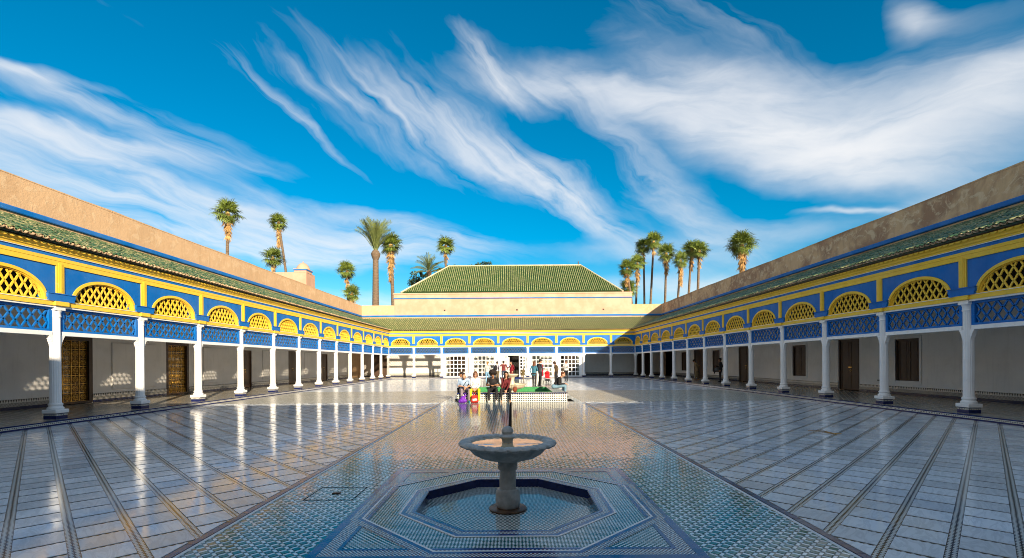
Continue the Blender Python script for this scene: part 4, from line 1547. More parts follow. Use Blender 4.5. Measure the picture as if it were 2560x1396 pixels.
# glazed white screens that close the middle bays of the far gallery
def screen(a, b, label, door=False):
    T = thing('glazed_screen', label, 'screen', ((a + b) / 2, YB, PL), 0.0, 'glazed screens between the far columns')
    w = b - a - 0.34
    mb = MB()
    h = Z_B0 - PL - .002
    x0, x1 = -w / 2, w / 2
    pm_ = MB(); 
    panes = []
    if not door:
        nx, nz = 5, 5
        px0, px1 = x0 + .30, x1 - .30
        pz0, pz1 = 0.12, h - .16
        cw = (px1 - px0) / nx; ch = (pz1 - pz0) / nz
        mb.box(x0, px0, -.03, .03, 0, h); mb.box(px1, x1, -.03, .03, 0, h); mb.box(px0, px1, -.03, .03, 0, pz0); mb.box(px0, px1, -.03, .03, pz1, h)
        for i in range(1, nx):
            mb.box(px0 + i * cw - .035, px0 + i * cw + .035, -.025, .025, pz0, pz1)
        for j in range(1, nz):
            mb.box(px0, px1, -.022, .022, pz0 + j * ch - .035, pz0 + j * ch + .035)
        panes = [(px0 + i * cw, px0 + (i + 1) * cw, pz0 + j * ch, pz0 + (j + 1) * ch) for i in range(nx) for j in range(nz)]
    else:
        d0, d1 = -.55, .62
        mb.box(x0, d0, -.03, .03, 0, 0.10); mb.box(d1, x1, -.03, .03, 0, 0.10)
        mb.box(x0, x1, -.03, .03, h - .10, h)
        for (l_, r_) in ((x0, d0), (d1, x1)):
            mb.box(l_, l_ + .13, -.03, .03, .10, h - .10); mb.box(r_ - .10, r_, -.03, .03, .10, h - .10)
            nz = 6; c0, c1 = l_ + .13, r_ - .10
            cw = (c1 - c0) / 2; ch = (h - .30) / nz
            mb.box(c0 + cw - .05, c0 + cw + .05, -.025, .025, .10, h - .10)
            for j in range(nz + 1):
                mb.box(c0, c1, -.022, .022, .10 + j * ch, .10 + j * ch + .10)
            panes += [(c0 + i * cw, c0 + (i + 1) * cw, .10 + j * ch, .10 + (j + 1) * ch) for i in range(2) for j in range(nz)]
    mb.build('screen_frame', 'white_paint', T)
    for (p0, p1, q0, q1) in panes:
        g_ = MB(); g_.box(p0, p1, -.004, .004, q0, q1)
        g_.build('pane', 'thin_glass', T)
names = ['white glazed screen, leftmost, with a brown and gold door behind its panes', 'white glazed screen just left of the open middle doorway', 'white door screen standing open at the middle of the far gallery',
         'white glazed screen just right of the open middle doorway', 'rightmost white glazed screen with a dark wooden door behind its panes']
for k in range(5):
    screen(back_cols[2 + k], back_cols[3 + k], names[k], door=(k == 2))
# steps up to the middle doorway
st = thing('door_steps', 'low dark tiled steps in front of the middle doorway', 'steps', (0.15, YB - KERB, 0))
mb = MB(); mb.bbox(-1.0, 1.0, -.70, -.02, 0, .07, .01); mb.build('step', 'navy_tile', st)
mb = MB(); mb.bbox(-1.0, 1.0, -.36, -.02, .0705, .135, .01); mb.build('step', 'navy_tile', st)

# wall and eaves of the building behind the camera, whose shadow lies over the near half of the court
sb = thing('gallery_building', 'tan walled building closing the near end of the court behind the viewer', 'building', (0, SOUTH, 0))
mb = MB(); mb.box(-XF - GD, XF + GD, -.5, 0, 0, WALL_TOP); mb.build('wall', 'parapet_plaster', sb)
mb = MB(); mb.extrude_x([(0, 6.6), (3.4, 5.0), (3.4, 5.1), (0, 6.75)], -XF - GD, XF + GD); mb.build('roof', 'roof_glaze', sb)

# ------------------------------------------------------------------ hall behind the far gallery
HX0, HX1, HY0, HY1 = -13.3, 13.6, YB + GD - 0.03, YB + GD + 13.0
hall = thing('hall_building', 'tall tan hall with hipped green tiled roof rising behind the far gallery', 'building', (0, HY0, 0))
def hp(mb, name, mat, smooth=False):
    o = mb.build(name, mat, hall, smooth)
    o.matrix_parent_inverse = Matrix.Translation((0, -HY0, 0))
    return o
mb = MB(); mb.box(HX0, HX1, HY0, HY1, 6.72, 8.96); hp(mb, 'wall', 'tan_plaster')
mb = MB(); mb.box(HX0 - .05, HX1 + .05, HY0 - .06, HY1 + .06, 9.02, 9.60); mb.box(HX0 - .10, HX1 + .10, HY0 - .12, HY1 + .12, 9.45, 9.58); hp(mb, 'cornice', 'tan_plaster')
mb = MB(); mb.extrude_x([(HY0 - .10, 8.94), (HY0 - .11, 9.03), (HY0 + .05, 9.03), (HY0 + .05, 8.94)][::-1], HX0 - .06, HX1 + .06); hp(mb, 'blue_moulding', 'blue_paint')
for xv in (-7.6, .6, 10.4):
    mb = MB(); mb.box(xv - .09, xv + .09, HY0 - .015, HY0 + .02, 7.55, 7.70); hp(mb, 'vent', 'dark_void')
EX0, EX1, EY0, EY1, EZ = -12.6, 12.7, HY0 + .25, HY1 - .25, 9.66
RX0, RX1, RY, RZ = -7.9, 8.8, (EY0 + EY1) / 2, 13.9
mb = MB()
mb.add([(EX0, EY0, EZ), (EX1, EY0, EZ), (EX1, EY1, EZ), (EX0, EY1, EZ), (RX0, RY, RZ), (RX1, RY, RZ)], [(0, 1, 5, 4), (1, 2, 5), (2, 3, 4, 5), (3, 0, 4), (3, 2, 1, 0)])
hroof = hp(mb, 'roof', 'channel_green')
U = Vector((0, RY - EY0, RZ - EZ)); sl = U.length; U.normalize(); Nn = Vector((0, -U.z, U.y))
def keep_h(p):
    t = (p.y - EY0) / (RY - EY0)
    return 0 <= t < 0.985 and EX0 + t * (RX0 - EX0) + .08 <= p.x <= EX1 + t * (RX1 - EX1) - .08
tmp_n = int((EX1 - EX0) / .235)
roof_tiles(hroof, (EX0 + .1, EY0 - .04, EZ), (1, 0, 0), U, Nn, None, tmp_n, .235, int(sl / .25) + 1, .25, 'roof_glaze_olive', keep_h, lambda p: p.length)
mb = MB()
mb.tube([(EX0, EY0, EZ + .06), (RX0, RY, RZ + .08), (RX1, RY, RZ + .08), (EX1, EY0, EZ + .06)], .10, 8)
mb.tube([(EX0, EY1, EZ + .06), (RX0, RY, RZ + .08)], .10, 8); mb.tube([(EX1, EY1, EZ + .06), (RX1, RY, RZ + .08)], .10, 8)
o = mb.build('ridge_cap', 'ridge_mortar', hroof)
mb = MB(); mb.lathe([(.05, RZ + .1), (.09, RZ + .22), (.04, RZ + .32), (.07, RZ + .42), (.02, RZ + .62)], 12, c=(RX1 - .3, RY)); mb.build('roof_finial', 'rust_metal', hroof)

# small domed stair tower behind the left parapet
tw = thing('stair_tower', 'small tan domed stair tower with blue band above the left parapet', 'tower', (-20.2, 46.0, 0))
mb = MB(); mb.box(-3.0, .55, -.4, 1.6, 0, 10.45); mb.box(-.65, .58, -.42, .95, 10.4, 10.46); mb.build('wall', 'tan_plaster', tw)
mb = MB(); mb.box(-.62, .56, -.41, .9, 10.461, 10.62); mb.build('tower_head', 'tan_plaster', tw)
mb = MB(); mb.box(-.66, .60, -.45, .94, 10.621, 10.73); mb.build('blue_moulding', 'blue_paint', tw)
mb = MB(); mb.box(-.68, .62, -.47, .96, 10.731, 10.78); mb.lathe([(.64, 10.77), (.60, 10.95), (.50, 11.15), (.36, 11.32), (.18, 11.44), (.05, 11.47), (.06, 11.55), (.01, 11.62)], 28, c=(-.03, .245)); mb.build('dome', 'tan_plaster', tw, True)

# ------------------------------------------------------------------ palms
def fan_leaf(seed):
    """fan leaf: stalk along +y, then a pleated fan of pointed blades with drooping tips"""
    rg = random.Random(seed)
    mb = MB()
    mb.tube([(0, 0, 0), (0, .4, .03), (0, .78, .0)], [.022, .016, .012], 4)
    n = 17
    for i in range(n):
        a = R(-118 + 236 * i / (n - 1)) + rg.uniform(-.03, .03)
        L = (1.08 - 0.22 * abs(i - n / 2) / (n / 2)) * rg.uniform(.88, 1.08)
        d = Vector((math.sin(a), math.cos(a), 0)); s = Vector((math.cos(a), -math.sin(a), 0))
        o = Vector((0, .76, 0))
        fold = .05 if i % 2 else -.03
        p0 = o
        p1 = o + d * L * .42 + Vector((0, 0, fold + .02))
        p2 = o + d * L * .8 + Vector((0, 0, -.06 - rg.uniform(0, .06)))
        p3 = o + d * L + Vector((0, 0, -.22 - rg.uniform(0, .16)))
        w = .066
        mb.add([tuple(p0), tuple(p1 - s * w), tuple(p1 + s * w), tuple(p2 - s * w * .55), tuple(p2 + s * w * .55), tuple(p3)],
               [(0, 1, 2), (1, 3, 4, 2), (3, 5, 4)], 0)
    return mb
def dead_leaf(seed):
    rg = random.Random(seed)
    mb = MB()
    mb.tube([(0, 0, 0), (0, .35, -.02), (0, .6, -.05)], [.02, .015, .01], 4)
    for i in range(9):
        a = R(-45 + 90 * i / 8) + rg.uniform(-.1, .1)
        L = rg.uniform(.6, .95)
        d = Vector((math.sin(a) * .55, math.cos(a), rg.uniform(-.15, .15))).normalized(); s = Vector((math.cos(a), -math.sin(a), 0))
        o = Vector((0, .55, -.04)); w = .05
        p1 = o + d * L * .5; p3 = o + d * L + Vector((0, 0, rg.uniform(-.1, .1)))
        mb.add([tuple(o), tuple(p1 - s * w), tuple(p1 + s * w), tuple(p3)], [(0, 1, 2), (1, 3, 2)])
    return mb
def feather_leaf(seed, L=3.0):
    rg = random.Random(seed)
    mb = MB()
    pts = []
    for k in range(9):
        t = k / 8
        pts.append(Vector((0, L * t * (1 - .06 * t), L * (.10 * t - .30 * t * t * t))))
    mb.tube(pts, [.04 * (1 - .85 * k / 8) for k in range(9)], 4)
    n = 34
    for i in range(n):
        t = .16 + .84 * i / n
        k = min(int(t * 8), 7); f = t * 8 - k
        p = pts[k].lerp(pts[k + 1], f)
        ll = .62 * (1 - .55 * abs(t - .45) * 1.4) * rg.uniform(.85, 1.1)
        for sx in (-1, 1):
            d = Vector((sx * .62, .72, .30 + rg.uniform(-.12, .12))).normalized()
            e = p + d * ll + Vector((0, 0, -.10 * ll))
            m_ = p + d * ll * .5
            w = Vector((0, .028, -.012))
            mb.add([tuple(p), tuple(m_ - w), tuple(m_ + w), tuple(e)], [(0, 1, 2), (1, 3, 2)])
    return mb
FAN = [fan_leaf(i).mesh('frond', 'palm_green') for i in range(4)]
DEAD = [dead_leaf(i).mesh('dead_frond', 'palm_dead') for i in range(3)]
FEATHER = [feather_leaf(i).mesh('frond', 'palm_date') for i in range(3)]

def pix(px, py, y):
    """point of the plane y metres away that the photograph shows at this pixel"""
    x = (px - 1281) * y / F_PX
    yy = py + 0.0065 * (px - 1281)
    return Vector((x, y, CAM_H + (907 - yy) * y / F_PX))

def palm(label, y, top, base, crown_px, n_live, n_dead, skirt_px, rg_seed, trunk_r=.20, kind='fan', tilt=0.0, shag=0.0):
    """top: pixel of the crown's top; base: pixel of the trunk where it goes behind the wall"""
    rg = random.Random(rg_seed)
    T = pix(top[0], top[1], y); B = pix(base[0], base[1], y)
    wid = crown_px * y / F_PX
    sc = {'fan': wid / 2.85, 'date': wid / 2.9, 'spread': wid / 5.0}[kind]
    head = T - Vector((0, 0, {'fan': 1.25, 'date': 2.95, 'spread': 2.55}[kind] * sc))
    d = (head - B)
    foot = B - d.normalized() * ((B.z + .45) / max(d.normalized().z, .3))
    foot.z = -.45
    t = thing('palm_tree', label, 'palm', tuple(foot), 0.0, 'palms behind the court walls')
    rel = head - foot
    mb = MB()
    N = 40
    for k in range(N):
        z0 = k / N; z1 = (k + 1) / N
        bend = lambda q: Vector((rel.x * q, rel.y * q, rel.z * q)) + Vector((math.sin(q * PI) * tilt, 0, 0))
        r0 = trunk_r * (1.25 - .45 * z0); r1 = trunk_r * (1.25 - .45 * z1)
        a, b = bend(z0), bend(z1)
        mb.tube([a, a.lerp(b, .8), b], [r0 * 1.05, r1 * 1.10, r1 * .98], 10, cap=False)
    mb.build('trunk', 'palm_trunk', t, True)
    cb = MB()
    cb.lathe([(trunk_r * .9, -.5 * sc), (trunk_r * 1.35, -.2 * sc), (trunk_r * 1.5, 0), (trunk_r * 1.0, .25 * sc), (.04, .45 * sc)], 12)
    crown = cb.build('crown', 'palm_dead' if kind == 'fan' else 'palm_trunk', t, True, loc=tuple(rel))
    if kind == 'fan':
        for i in range(n_live):
            f = (i + .5) / n_live
            elv = R(84 - 140 * f ** 1.05 + rg.uniform(-9, 9))
            azz = i * 2.39996 + rg.uniform(-.25, .25)
            s = sc * rg.uniform(.82, 1.08) * (1.0 if elv > -.2 else .9)
            m = Matrix.Rotation(azz, 4, 'Z') @ Matrix.Rotation(elv, 4, 'X') @ Matrix.Rotation(rg.uniform(-.5, .5), 4, 'Y')
            link('frond', FAN[i % 4], crown, loc=(0, 0, .12 * sc), rot=m.to_euler(), scale=s)
        sk = skirt_px * y / F_PX
        for i in range(n_dead):
            f = (i + rg.random()) / n_dead
            elv = R(-58 - 28 * f + rg.uniform(-8, 6))
            azz = i * 2.39996 + rg.uniform(-.4, .4)
            s = sc * rg.uniform(.75, 1.05)
            m = Matrix.Rotation(azz, 4, 'Z') @ Matrix.Rotation(elv, 4, 'X')
            link('dead_frond', DEAD[i % 3], crown, loc=(0, 0, .25 * sc - f * max(sk - 1.0 * sc, 0) - .05), rot=m.to_euler(), scale=s)
        for i in range(int(shag)):      # long skirt of old leaves down the trunk
            z = -sk - rg.uniform(0.6, 1.0) * rel.z * .32
            m = Matrix.Rotation(i * 2.39996, 4, 'Z') @ Matrix.Rotation(R(-80 + rg.uniform(-6, 10)), 4, 'X')
            link('dead_frond', DEAD[i % 3], crown, loc=(0, 0, z), rot=m.to_euler(), scale=sc * rg.uniform(.7, 1.0))
    else:
        for i in range(n_live):
            f = (i + .5) / n_live
            elv = R(86 - (26 if kind == 'date' else 95) * f + rg.uniform(-5, 5))
            azz = i * 2.39996 + rg.uniform(-.2, .2)
            m = Matrix.Rotation(azz, 4, 'Z') @ Matrix.Rotation(elv, 4, 'X') @ Matrix.Rotation(rg.uniform(-.6, .6), 4, 'Y')
            link('frond', FEATHER[i % 3], crown, loc=(0, 0, .1), rot=m.to_euler(), scale=sc * rg.uniform(.85, 1.05))
        for i in range(n_dead):      # cut leaf bases under the crown
            azz = i * 2.39996
            m = Matrix.Rotation(azz, 4, 'Z') @ Matrix.Rotation(R(50), 4, 'X')
            link('leaf_stub', STUB, crown, loc=(0, 0, -.55 + .5 * (i / n_dead)), rot=m.to_euler())
    return t
stb = MB(); stb.tube([(0, .1, 0), (0, .42, .02)], [.09, .05], 5)
STUB = stb.mesh('leaf_stub', 'palm_dead')

palm('tall fan palm at far left with a short tan skirt above the parapet', 66, (573, 510), (571, 640), 64, 34, 40, 70, 1, .21)
palm('slender leaning fan palm with dead leaves, beside the domed tower', 70, (700, 540), (710, 680), 46, 26, 44, 62, 2, .17, tilt=.5)
palm('short bushy fan palm left of the domed stair tower', 62, (685, 626), (688, 680), 52, 30, 6, 36, 3, .19)
palm('small fan palm at the left, upper one of a close pair', 70, (870, 661), (872, 745), 47, 32, 10, 40, 4, .17)
palm('lowest fan palm at the left, half hidden below its neighbour', 66, (882, 718), (882, 765), 46, 30, 26, 40, 5, .2)
palm('thick trunked date palm with upright feathery crown', 64, (942, 550), (941, 765), 84, 34, 30, 0, 6, .42, kind='date')
palm('shaggy fan palm with long brown skirt beside the date palm', 66, (980, 592), (985, 770), 58, 32, 60, 95, 7, .24, shag=46)
palm('lone fan palm standing above the left end of the hall roof', 82, (1117, 597), (1117, 668), 49, 34, 10, 40, 8, .2)
palm('low feathery date palm peeping over the left slope of the hall roof', 78, (1075, 640), (1078, 705), 82, 30, 0, 0, 9, .3, kind='spread')
palm('fan palm at the left end of the right-hand row', 78, (1570, 655), (1583, 770), 46, 30, 18, 45, 10, .19)
palm('fan palm with yellow skirt, second of the right-hand row', 80, (1596, 642), (1592, 765), 44, 30, 30, 52, 11, .17)
palm('tall straight fan palm, third of the right-hand row', 84, (1612, 601), (1613, 765), 44, 34, 8, 38, 12, .17)
palm('tallest fan palm of the right-hand row', 82, (1637, 586), (1628, 765), 48, 36, 6, 38, 13, .18)
palm('fan palm with tan fringe right of the tallest palm', 78, (1668, 616), (1662, 765), 48, 32, 34, 54, 14, .18, tilt=.15)
palm('shaggy fan palm with brown skirt, shorter than its neighbours', 74, (1704, 636), (1697, 745), 44, 26, 52, 64, 15, .17)
palm('left one of two fan palms with touching crowns', 76, (1731, 607), (1724, 735), 48, 34, 24, 56, 16, .18)
palm('right one of two fan palms with touching crowns', 73, (1751, 609), (1747, 725), 48, 36, 10, 44, 17, .19)
palm('big dense fan palm standing alone above the right parapet', 62, (1857, 588), (1857, 690), 66, 44, 60, 86, 18, .22)
palm('low fan palm peeping out behind the right corner of the hall', 80, (1572, 704), (1575, 745), 50, 34, 0, 30, 19, .2)

def leafy_tree(label, c, rad, n, seed):
    rg = random.Random(seed)
    T = thing('leafy_tree', label, 'tree', (c[0], c[1], -.45))
    mb = MB()
    mb.tube([(0, 0, 0), (.1, 0, c[2] * .5), (0, 0, c[2] - .5)], [.3, .22, .12], 8)
    for i in range(5):
        a = i * 1.3
        mb.tube([(0, 0, c[2] * .55), (math.cos(a) * rad[0] * .5, math.sin(a) * rad[1] * .5, c[2] + .3)], [.12, .04], 6)
    mb.build('trunk', 'palm_trunk', T)
    cr = MB()
    clumps = [(rg.uniform(-1, 1), rg.uniform(-1, 1), rg.uniform(-.8, 1), rg.uniform(.25, .5)) for _ in range(26)]
    for i in range(n):
        k = clumps[i % len(clumps)]
        d = Vector((rg.gauss(0, 1), rg.gauss(0, 1), rg.gauss(0, 1))).normalized() * k[3] * rg.uniform(.5, 1.0)
        p = Vector(((k[0] + d.x) * rad[0] * .8, (k[1] + d.y) * rad[1] * .8, c[2] + .45 + (k[2] + d.z) * rad[2] * .8))
        a = Vector((rg.gauss(0, 1), rg.gauss(0, 1), rg.gauss(0, 1))).normalized() * .16
        b = a.cross(Vector((rg.gauss(0, 1), rg.gauss(0, 1), rg.gauss(0, 1)))).normalized() * .08
        cr.add([tuple(p - a), tuple(p + b), tuple(p + a), tuple(p - b)], [(0, 1, 2, 3)], 0, rg.random())
    stuff(cr.build('crown', 'leaf_dark', T))
p = pix(1050, 690, 84)
leafy_tree('dark leafy tree behind the left slope of the hall roof', (p.x, 84, p.z - 1.0), (1.7, 1.7, 1.6), 1800, 5)
p = pix(1120, 668, 86)
leafy_tree('dark tree top just showing at the left end of the roof ridge', (p.x, 86, p.z - 1.2), (1.8, 1.8, 1.4), 1500, 6)
p = pix(1202, 662, 86)
leafy_tree('dark tree top just showing over the middle of the roof ridge', (p.x, 86, p.z - 1.0), (2.3, 2.0, 1.5), 1800, 7)

# ------------------------------------------------------------------ people
import numpy as np
def cap_mesh(mb, p0, r0, p1, r1, seg=10):
    p0, p1 = Vector(p0), Vector(p1)
    d = p1 - p0
    L = d.length
    d = d / L if L > 1e-6 else Vector((0, 0, 1))
    up = Vector((0, 0, 1)) if abs(d.z) < .9 else Vector((1, 0, 0))
    a = d.cross(up).normalized(); b = a.cross(d)
    rings = []
    for k in range(4):
        t = (k + .35) / 4 * PI / 2
        rings.append((p0 - d * r0 * math.cos(t), r0 * math.sin(t)))
    rings.append((p0, r0)); rings.append((p1, r1))
    for k in range(3, -1, -1):
        t = (k + .35) / 4 * PI / 2
        rings.append((p1 + d * r1 * math.cos(t), r1 * math.sin(t)))
    o = len(mb.v)
    for c, r in rings:
        for i in range(seg):
            t = 2 * PI * i / seg
            mb.v.append(tuple(c + (a * math.cos(t) + b * math.sin(t)) * r))
    n = len(rings)
    for k in range(n - 1):
        for i in range(seg):
            A = o + k * seg + i; B = o + k * seg + (i + 1) % seg
            mb.face((A, B, B + seg, A + seg))
    mb.face(tuple(o + i for i in range(seg - 1, -1, -1))); mb.face(tuple(o + (n - 1) * seg + i for i in range(seg)))

def ell_mesh(mb, c, r, M=None, seg=14, rings=9):
    o = len(mb.v)
    M = M or Matrix.Identity(3)
    c = Vector(c)
    for k in range(rings):
        t = PI * (k + .5) / rings
        for i in range(seg):
            a = 2 * PI * i / seg
            mb.v.append(tuple(c + M @ Vector((r[0] * math.sin(t) * math.cos(a), r[1] * math.sin(t) * math.sin(a), r[2] * math.cos(t)))))
    for k in range(rings - 1):
        for i in range(seg):
            A = o + k * seg + i; B = o + k * seg + (i + 1) % seg
            mb.face((A, A + seg, B + seg, B))
    mb.face(tuple(o + i for i in range(seg))); mb.face(tuple(o + (rings - 1) * seg + i for i in range(seg - 1, -1, -1)))

def fuse(name, prims, voxel, mats_by_tag, parent, smooth_it=3):
    """grow one continuous skin over overlapping limbs and colour it by the nearest one"""
    mb = MB()
    for p in prims:
        if p[0] == 'cap':
            cap_mesh(mb, *p[1:5])
        else:
            ell_mesh(mb, p[1], p[2], p[3])
    me = mb.mesh(name + '_cage', 'white_paint')
    tmp = bpy.data.objects.new(name + '_cage', me)
    COL.objects.link(tmp)
    rm = tmp.modifiers.new('r', 'REMESH'); rm.mode = 'VOXEL'; rm.voxel_size = voxel; rm.use_smooth_shade = True
    if smooth_it:
        sm = tmp.modifiers.new('s', 'SMOOTH'); sm.factor = .45; sm.iterations = smooth_it
    dg = bpy.context.evaluated_depsgraph_get()
    out = bpy.data.meshes.new_from_object(tmp.evaluated_get(dg))
    bpy.data.objects.remove(tmp)
    out.name = name
    out.materials.clear()
    tags = []
    for p in prims:
        if p[-1] not in tags:
            tags.append(p[-1])
    for t in tags:
        out.materials.append(MATS[mats_by_tag[t]])
    n = len(out.polygons)
    ctr = np.empty(n * 3, dtype=np.float32)
    out.polygons.foreach_get('center', ctr)
    ctr = ctr.reshape(-1, 3)
    best = np.full(n, 1e9); idx = np.zeros(n, dtype=np.int32)
    for p in prims:
        if p[0] == 'cap':
            a = np.array(p[1]); b = np.array(p[3]); ab = b - a
            L2 = max(float(ab @ ab), 1e-9)
            t = np.clip(((ctr - a) @ ab) / L2, 0, 1)
            dist = np.linalg.norm(ctr - (a + t[:, None] * ab), axis=1) - (p[2] + (p[4] - p[2]) * t)
        else:
            M = np.array(p[3] if p[3] is not None else Matrix.Identity(3))
            q = (ctr - np.array(p[1])) @ M
            r = np.array(p[2])
            dist = (np.linalg.norm(q / r, axis=1) - 1) * r.min()
        if p[-1] in ('eye', 'lip', 'brow'):
            dist = dist - .003
        m = dist < best
        best[m] = dist[m]; idx[m] = tags.index(p[-1])
    out.polygons.foreach_set('material_index', idx)
    out.polygons.foreach_set('use_smooth', [True] * n)
    out.update()
    return link(name, out, parent)

def cloth(name, c, rough=.8):
    if name not in MATS:
        pm(name, c, tuple(x * .72 for x in c), 9.0, rough, .25, 60, spec=.25)
    return name
cloth('skin_light', (.50, .27, .17), .55); cloth('skin_tan', (.36, .18, .10), .55); cloth('skin_dark', (.13, .06, .035), .55)
cloth('eye_dark', (.012, .010, .010), .3); cloth('lip_red', (.30, .09, .07), .5)
cloth('hair_dark', (.018, .011, .008), .6); cloth('hair_brown', (.055, .024, .012), .6); cloth('hair_red', (.13, .045, .018), .6); cloth('hair_blond', (.36, .19, .06), .6); cloth('hair_grey', (.20, .18, .16), .6)

def V(*a): return Vector(a)

def hand(pr, w, d, n, s, curl=.5):
    d = d.normalized(); n = (n - d * n.dot(d)).normalized(); t = d.cross(n) * s
    for o in (-.022, 0, .022):
        pr.append(('cap', tuple(w + d * .015 + t * o * .7), .017, tuple(w + d * .075 + t * o), .016, 'skin'))
    for k, (o, L) in enumerate(((-.036, .055), (-.012, .072), (.012, .078), (.036, .068))):
        b = w + d * .082 + t * o
        d1 = (d * math.cos(curl) + n * math.sin(curl)); d2 = (d * math.cos(curl * 2) + n * math.sin(curl * 2))
        m_ = b + d1 * L * .55
        pr.append(('cap', tuple(b), .0095, tuple(m_), .009, 'skin')); pr.append(('cap', tuple(m_), .009, tuple(m_ + d2 * L * .5), .008, 'skin'))
    b = w + d * .03 + t * .03
    m_ = b + (d * .6 + t * .75).normalized() * .035
    pr.append(('cap', tuple(b), .013, tuple(m_), .011, 'skin')); pr.append(('cap', tuple(m_), .011, tuple(m_ + (d * .85 + t * .3 + n * .3).normalized() * .032), .009, 'skin'))

def person(label, loc, yaw, H=1.70, sit=None, lean=0.0, head_tilt=0.0, head_turn=0.0, wr=None, wl=None, er=None, el=None, ankles=None, knees=None,
           top='cloth', bottom='cloth', shoe='shoe', skin='skin_light', sleeve='long', hair='hair_dark', hair_kind='short', bulk=1.0, skirt=False, coat=0.0, woman=False, extra=None, group=None, shin='bottom', name='person', curl=.55):
    k = H / 1.70
    T = thing(name, label, 'person', loc, yaw, group)
    T.scale = (k, k, k)
    pr = []
    if sit is None:
        hz = .90
        hips = V(0, 0, hz)
        ank = ankles or (V(.10, -.02, .075), V(-.10, .03, .075))
        kn = knees or tuple((V(a.x * .98, a.y * .5 + .035, .49)) for a in ank)
    else:
        hz = sit / k + .11
        hips = V(0, 0, hz)
        ank = ankles or (V(.12, .40, .075), V(-.12, .42, .075))
        kn = knees or tuple(V(a.x * 1.05, max(a.y, .36) + .02, max(hz + .03, .47)) for a in ank)
    up = V(0, math.sin(lean), math.cos(lean)); fw = V(0, math.cos(lean), -math.sin(lean))
    def tp(x, y, z):
        return hips + V(x, 0, 0) + up * z + fw * y
    sw = .165 if woman else .19
    chest = tp(0, 0, .36); neck = tp(0, .005, .56)
    SR, SL = tp(sw, -.01, .49), tp(-sw, -.01, .49)
    b = bulk
    # trunk
    pr.append(('cap', tuple(tp(.075, -.01, .0)), .108 * b, tuple(tp(-.075, -.01, .0)), .108 * b, 'bottom'))
    pr.append(('ell', tuple(tp(0, .005, .16)), (.145 * b, .105 * b, .15), Matrix.Rotation(-lean, 3, 'X'), 'top'))
    pr.append(('ell', tuple(tp(0, .0, .34)), (.165 * b, .115 * b, .19), Matrix.Rotation(-lean, 3, 'X'), 'top'))
    if coat or not sit:
        pr.append(('cap', tuple(tp(.06, 0, .06 - coat)), .115 * b, tuple(tp(.06, 0, .20)), .10 * b, 'top'))
        pr.append(('cap', tuple(tp(-.06, 0, .06 - coat)), .115 * b, tuple(tp(-.06, 0, .20)), .10 * b, 'top'))
    if woman:
        for sx in (-1, 1):
            pr.append(('ell', tuple(tp(sx * .07, .085, .36)), (.062, .055, .062), None, 'top'))
    pr.append(('cap', tuple(SR), .056 * b, tuple(SL), .056 * b, 'top'))
    pr.append(('cap', tuple(tp(.06, -.01, .47)), .075, tuple(tp(-.06, -.01, .47)), .075, 'top'))
    pr.append(('cap', tuple(tp(0, 0, .50)), .055, tuple(tp(0, .015, .60)), .050, 'skin'))
    # arms
    for s, S, e_, w_ in ((1, SR, er, wr), (-1, SL, el, wl)):
        w = V(*w_) if w_ else (tp(s * (sw + .075), .05, -.02) if not sit else V(s * .12, .30, hz + .12))
        if e_:
            e = V(*e_)
        else:
            mid = (S + w) / 2
            dv = w - S
            need = max(.0, (.285 ** 2 - (dv.length / 2) ** 2)) ** .5
            out = V(s * .55, -.75, -.45)
            out = (out - dv.normalized() * out.dot(dv.normalized())).normalized()
            e = mid + out * need
        up_t = 'top'
        fa = 'top' if sleeve == 'long' else 'skin'
        pr.append(('cap', tuple(S), .052 * b, tuple(S.lerp(e, .55)), .047, 'top')); pr.append(('cap', tuple(S.lerp(e, .5)), .048, tuple(e), .043, up_t if sleeve != 'none' else 'skin'))
        d = (w - e)
        pr.append(('cap', tuple(e), .042, tuple(e + d * .45), .040, fa)); pr.append(('cap', tuple(e + d * .45), .038, tuple(w), .027, fa))
        pr.append(('cap', tuple(w - d.normalized() * .01), .024, tuple(w + d.normalized() * .03), .023, 'skin'))
        nv = V(-s, 0, -.2) if sit is None else V(-s * .4, .1, -1)
        hand(pr, w + d.normalized() * .012, d, nv, s, curl)
    # legs
    for s, a, kk in ((1, ank[0], kn[0]), (-1, ank[1], kn[1])):
        h = hips + V(s * .095, .0, -.02 if sit is None else -.005)
        pr.append(('cap', tuple(h), .094 * b, tuple(h.lerp(kk, .5)), .080, 'bottom')); pr.append(('cap', tuple(h.lerp(kk, .5)), .080, tuple(kk), .060, 'bottom'))
        st = shin
        pr.append(('cap', tuple(kk), .058, tuple(kk.lerp(a, .4)), .056, st)); pr.append(('cap', tuple(kk.lerp(a, .4)), .056, tuple(a), .040, st))
        toe = V(a.x * .15 + (0), 1, 0).normalized() if True else V(0, 1, 0)
        f0 = a + V(0, -.05, -.035); f1 = a + toe * .14 + V(0, 0, -.045)
        pr.append(('cap', tuple(f0), .038, tuple(f1), .032, 'shoe')); pr.append(('cap', tuple(a + V(0, -.02, -.03)), .040, tuple(a + toe * .07 + V(0, 0, -.03)), .038, 'shoe'))
    if skirt:
        for q in range(10):
            aa = 2 * PI * q / 10
            pr.append(('cap', tuple(hips + V(.08 * math.cos(aa), .06 * math.sin(aa), .02)), .06, tuple(V(.17 * math.cos(aa), .15 * math.sin(aa), .32)), .05, 'bottom'))
    # head
    ht = lean * .35 + head_tilt
    HM = Matrix.Rotation(-head_turn, 3, 'Z') @ Matrix.Rotation(-ht, 3, 'X')
    hc = tp(0, .03, .62) + HM @ V(0, .02, .085)
    def hp_(x, y, z):
        return tuple(hc + HM @ V(x, y, z))
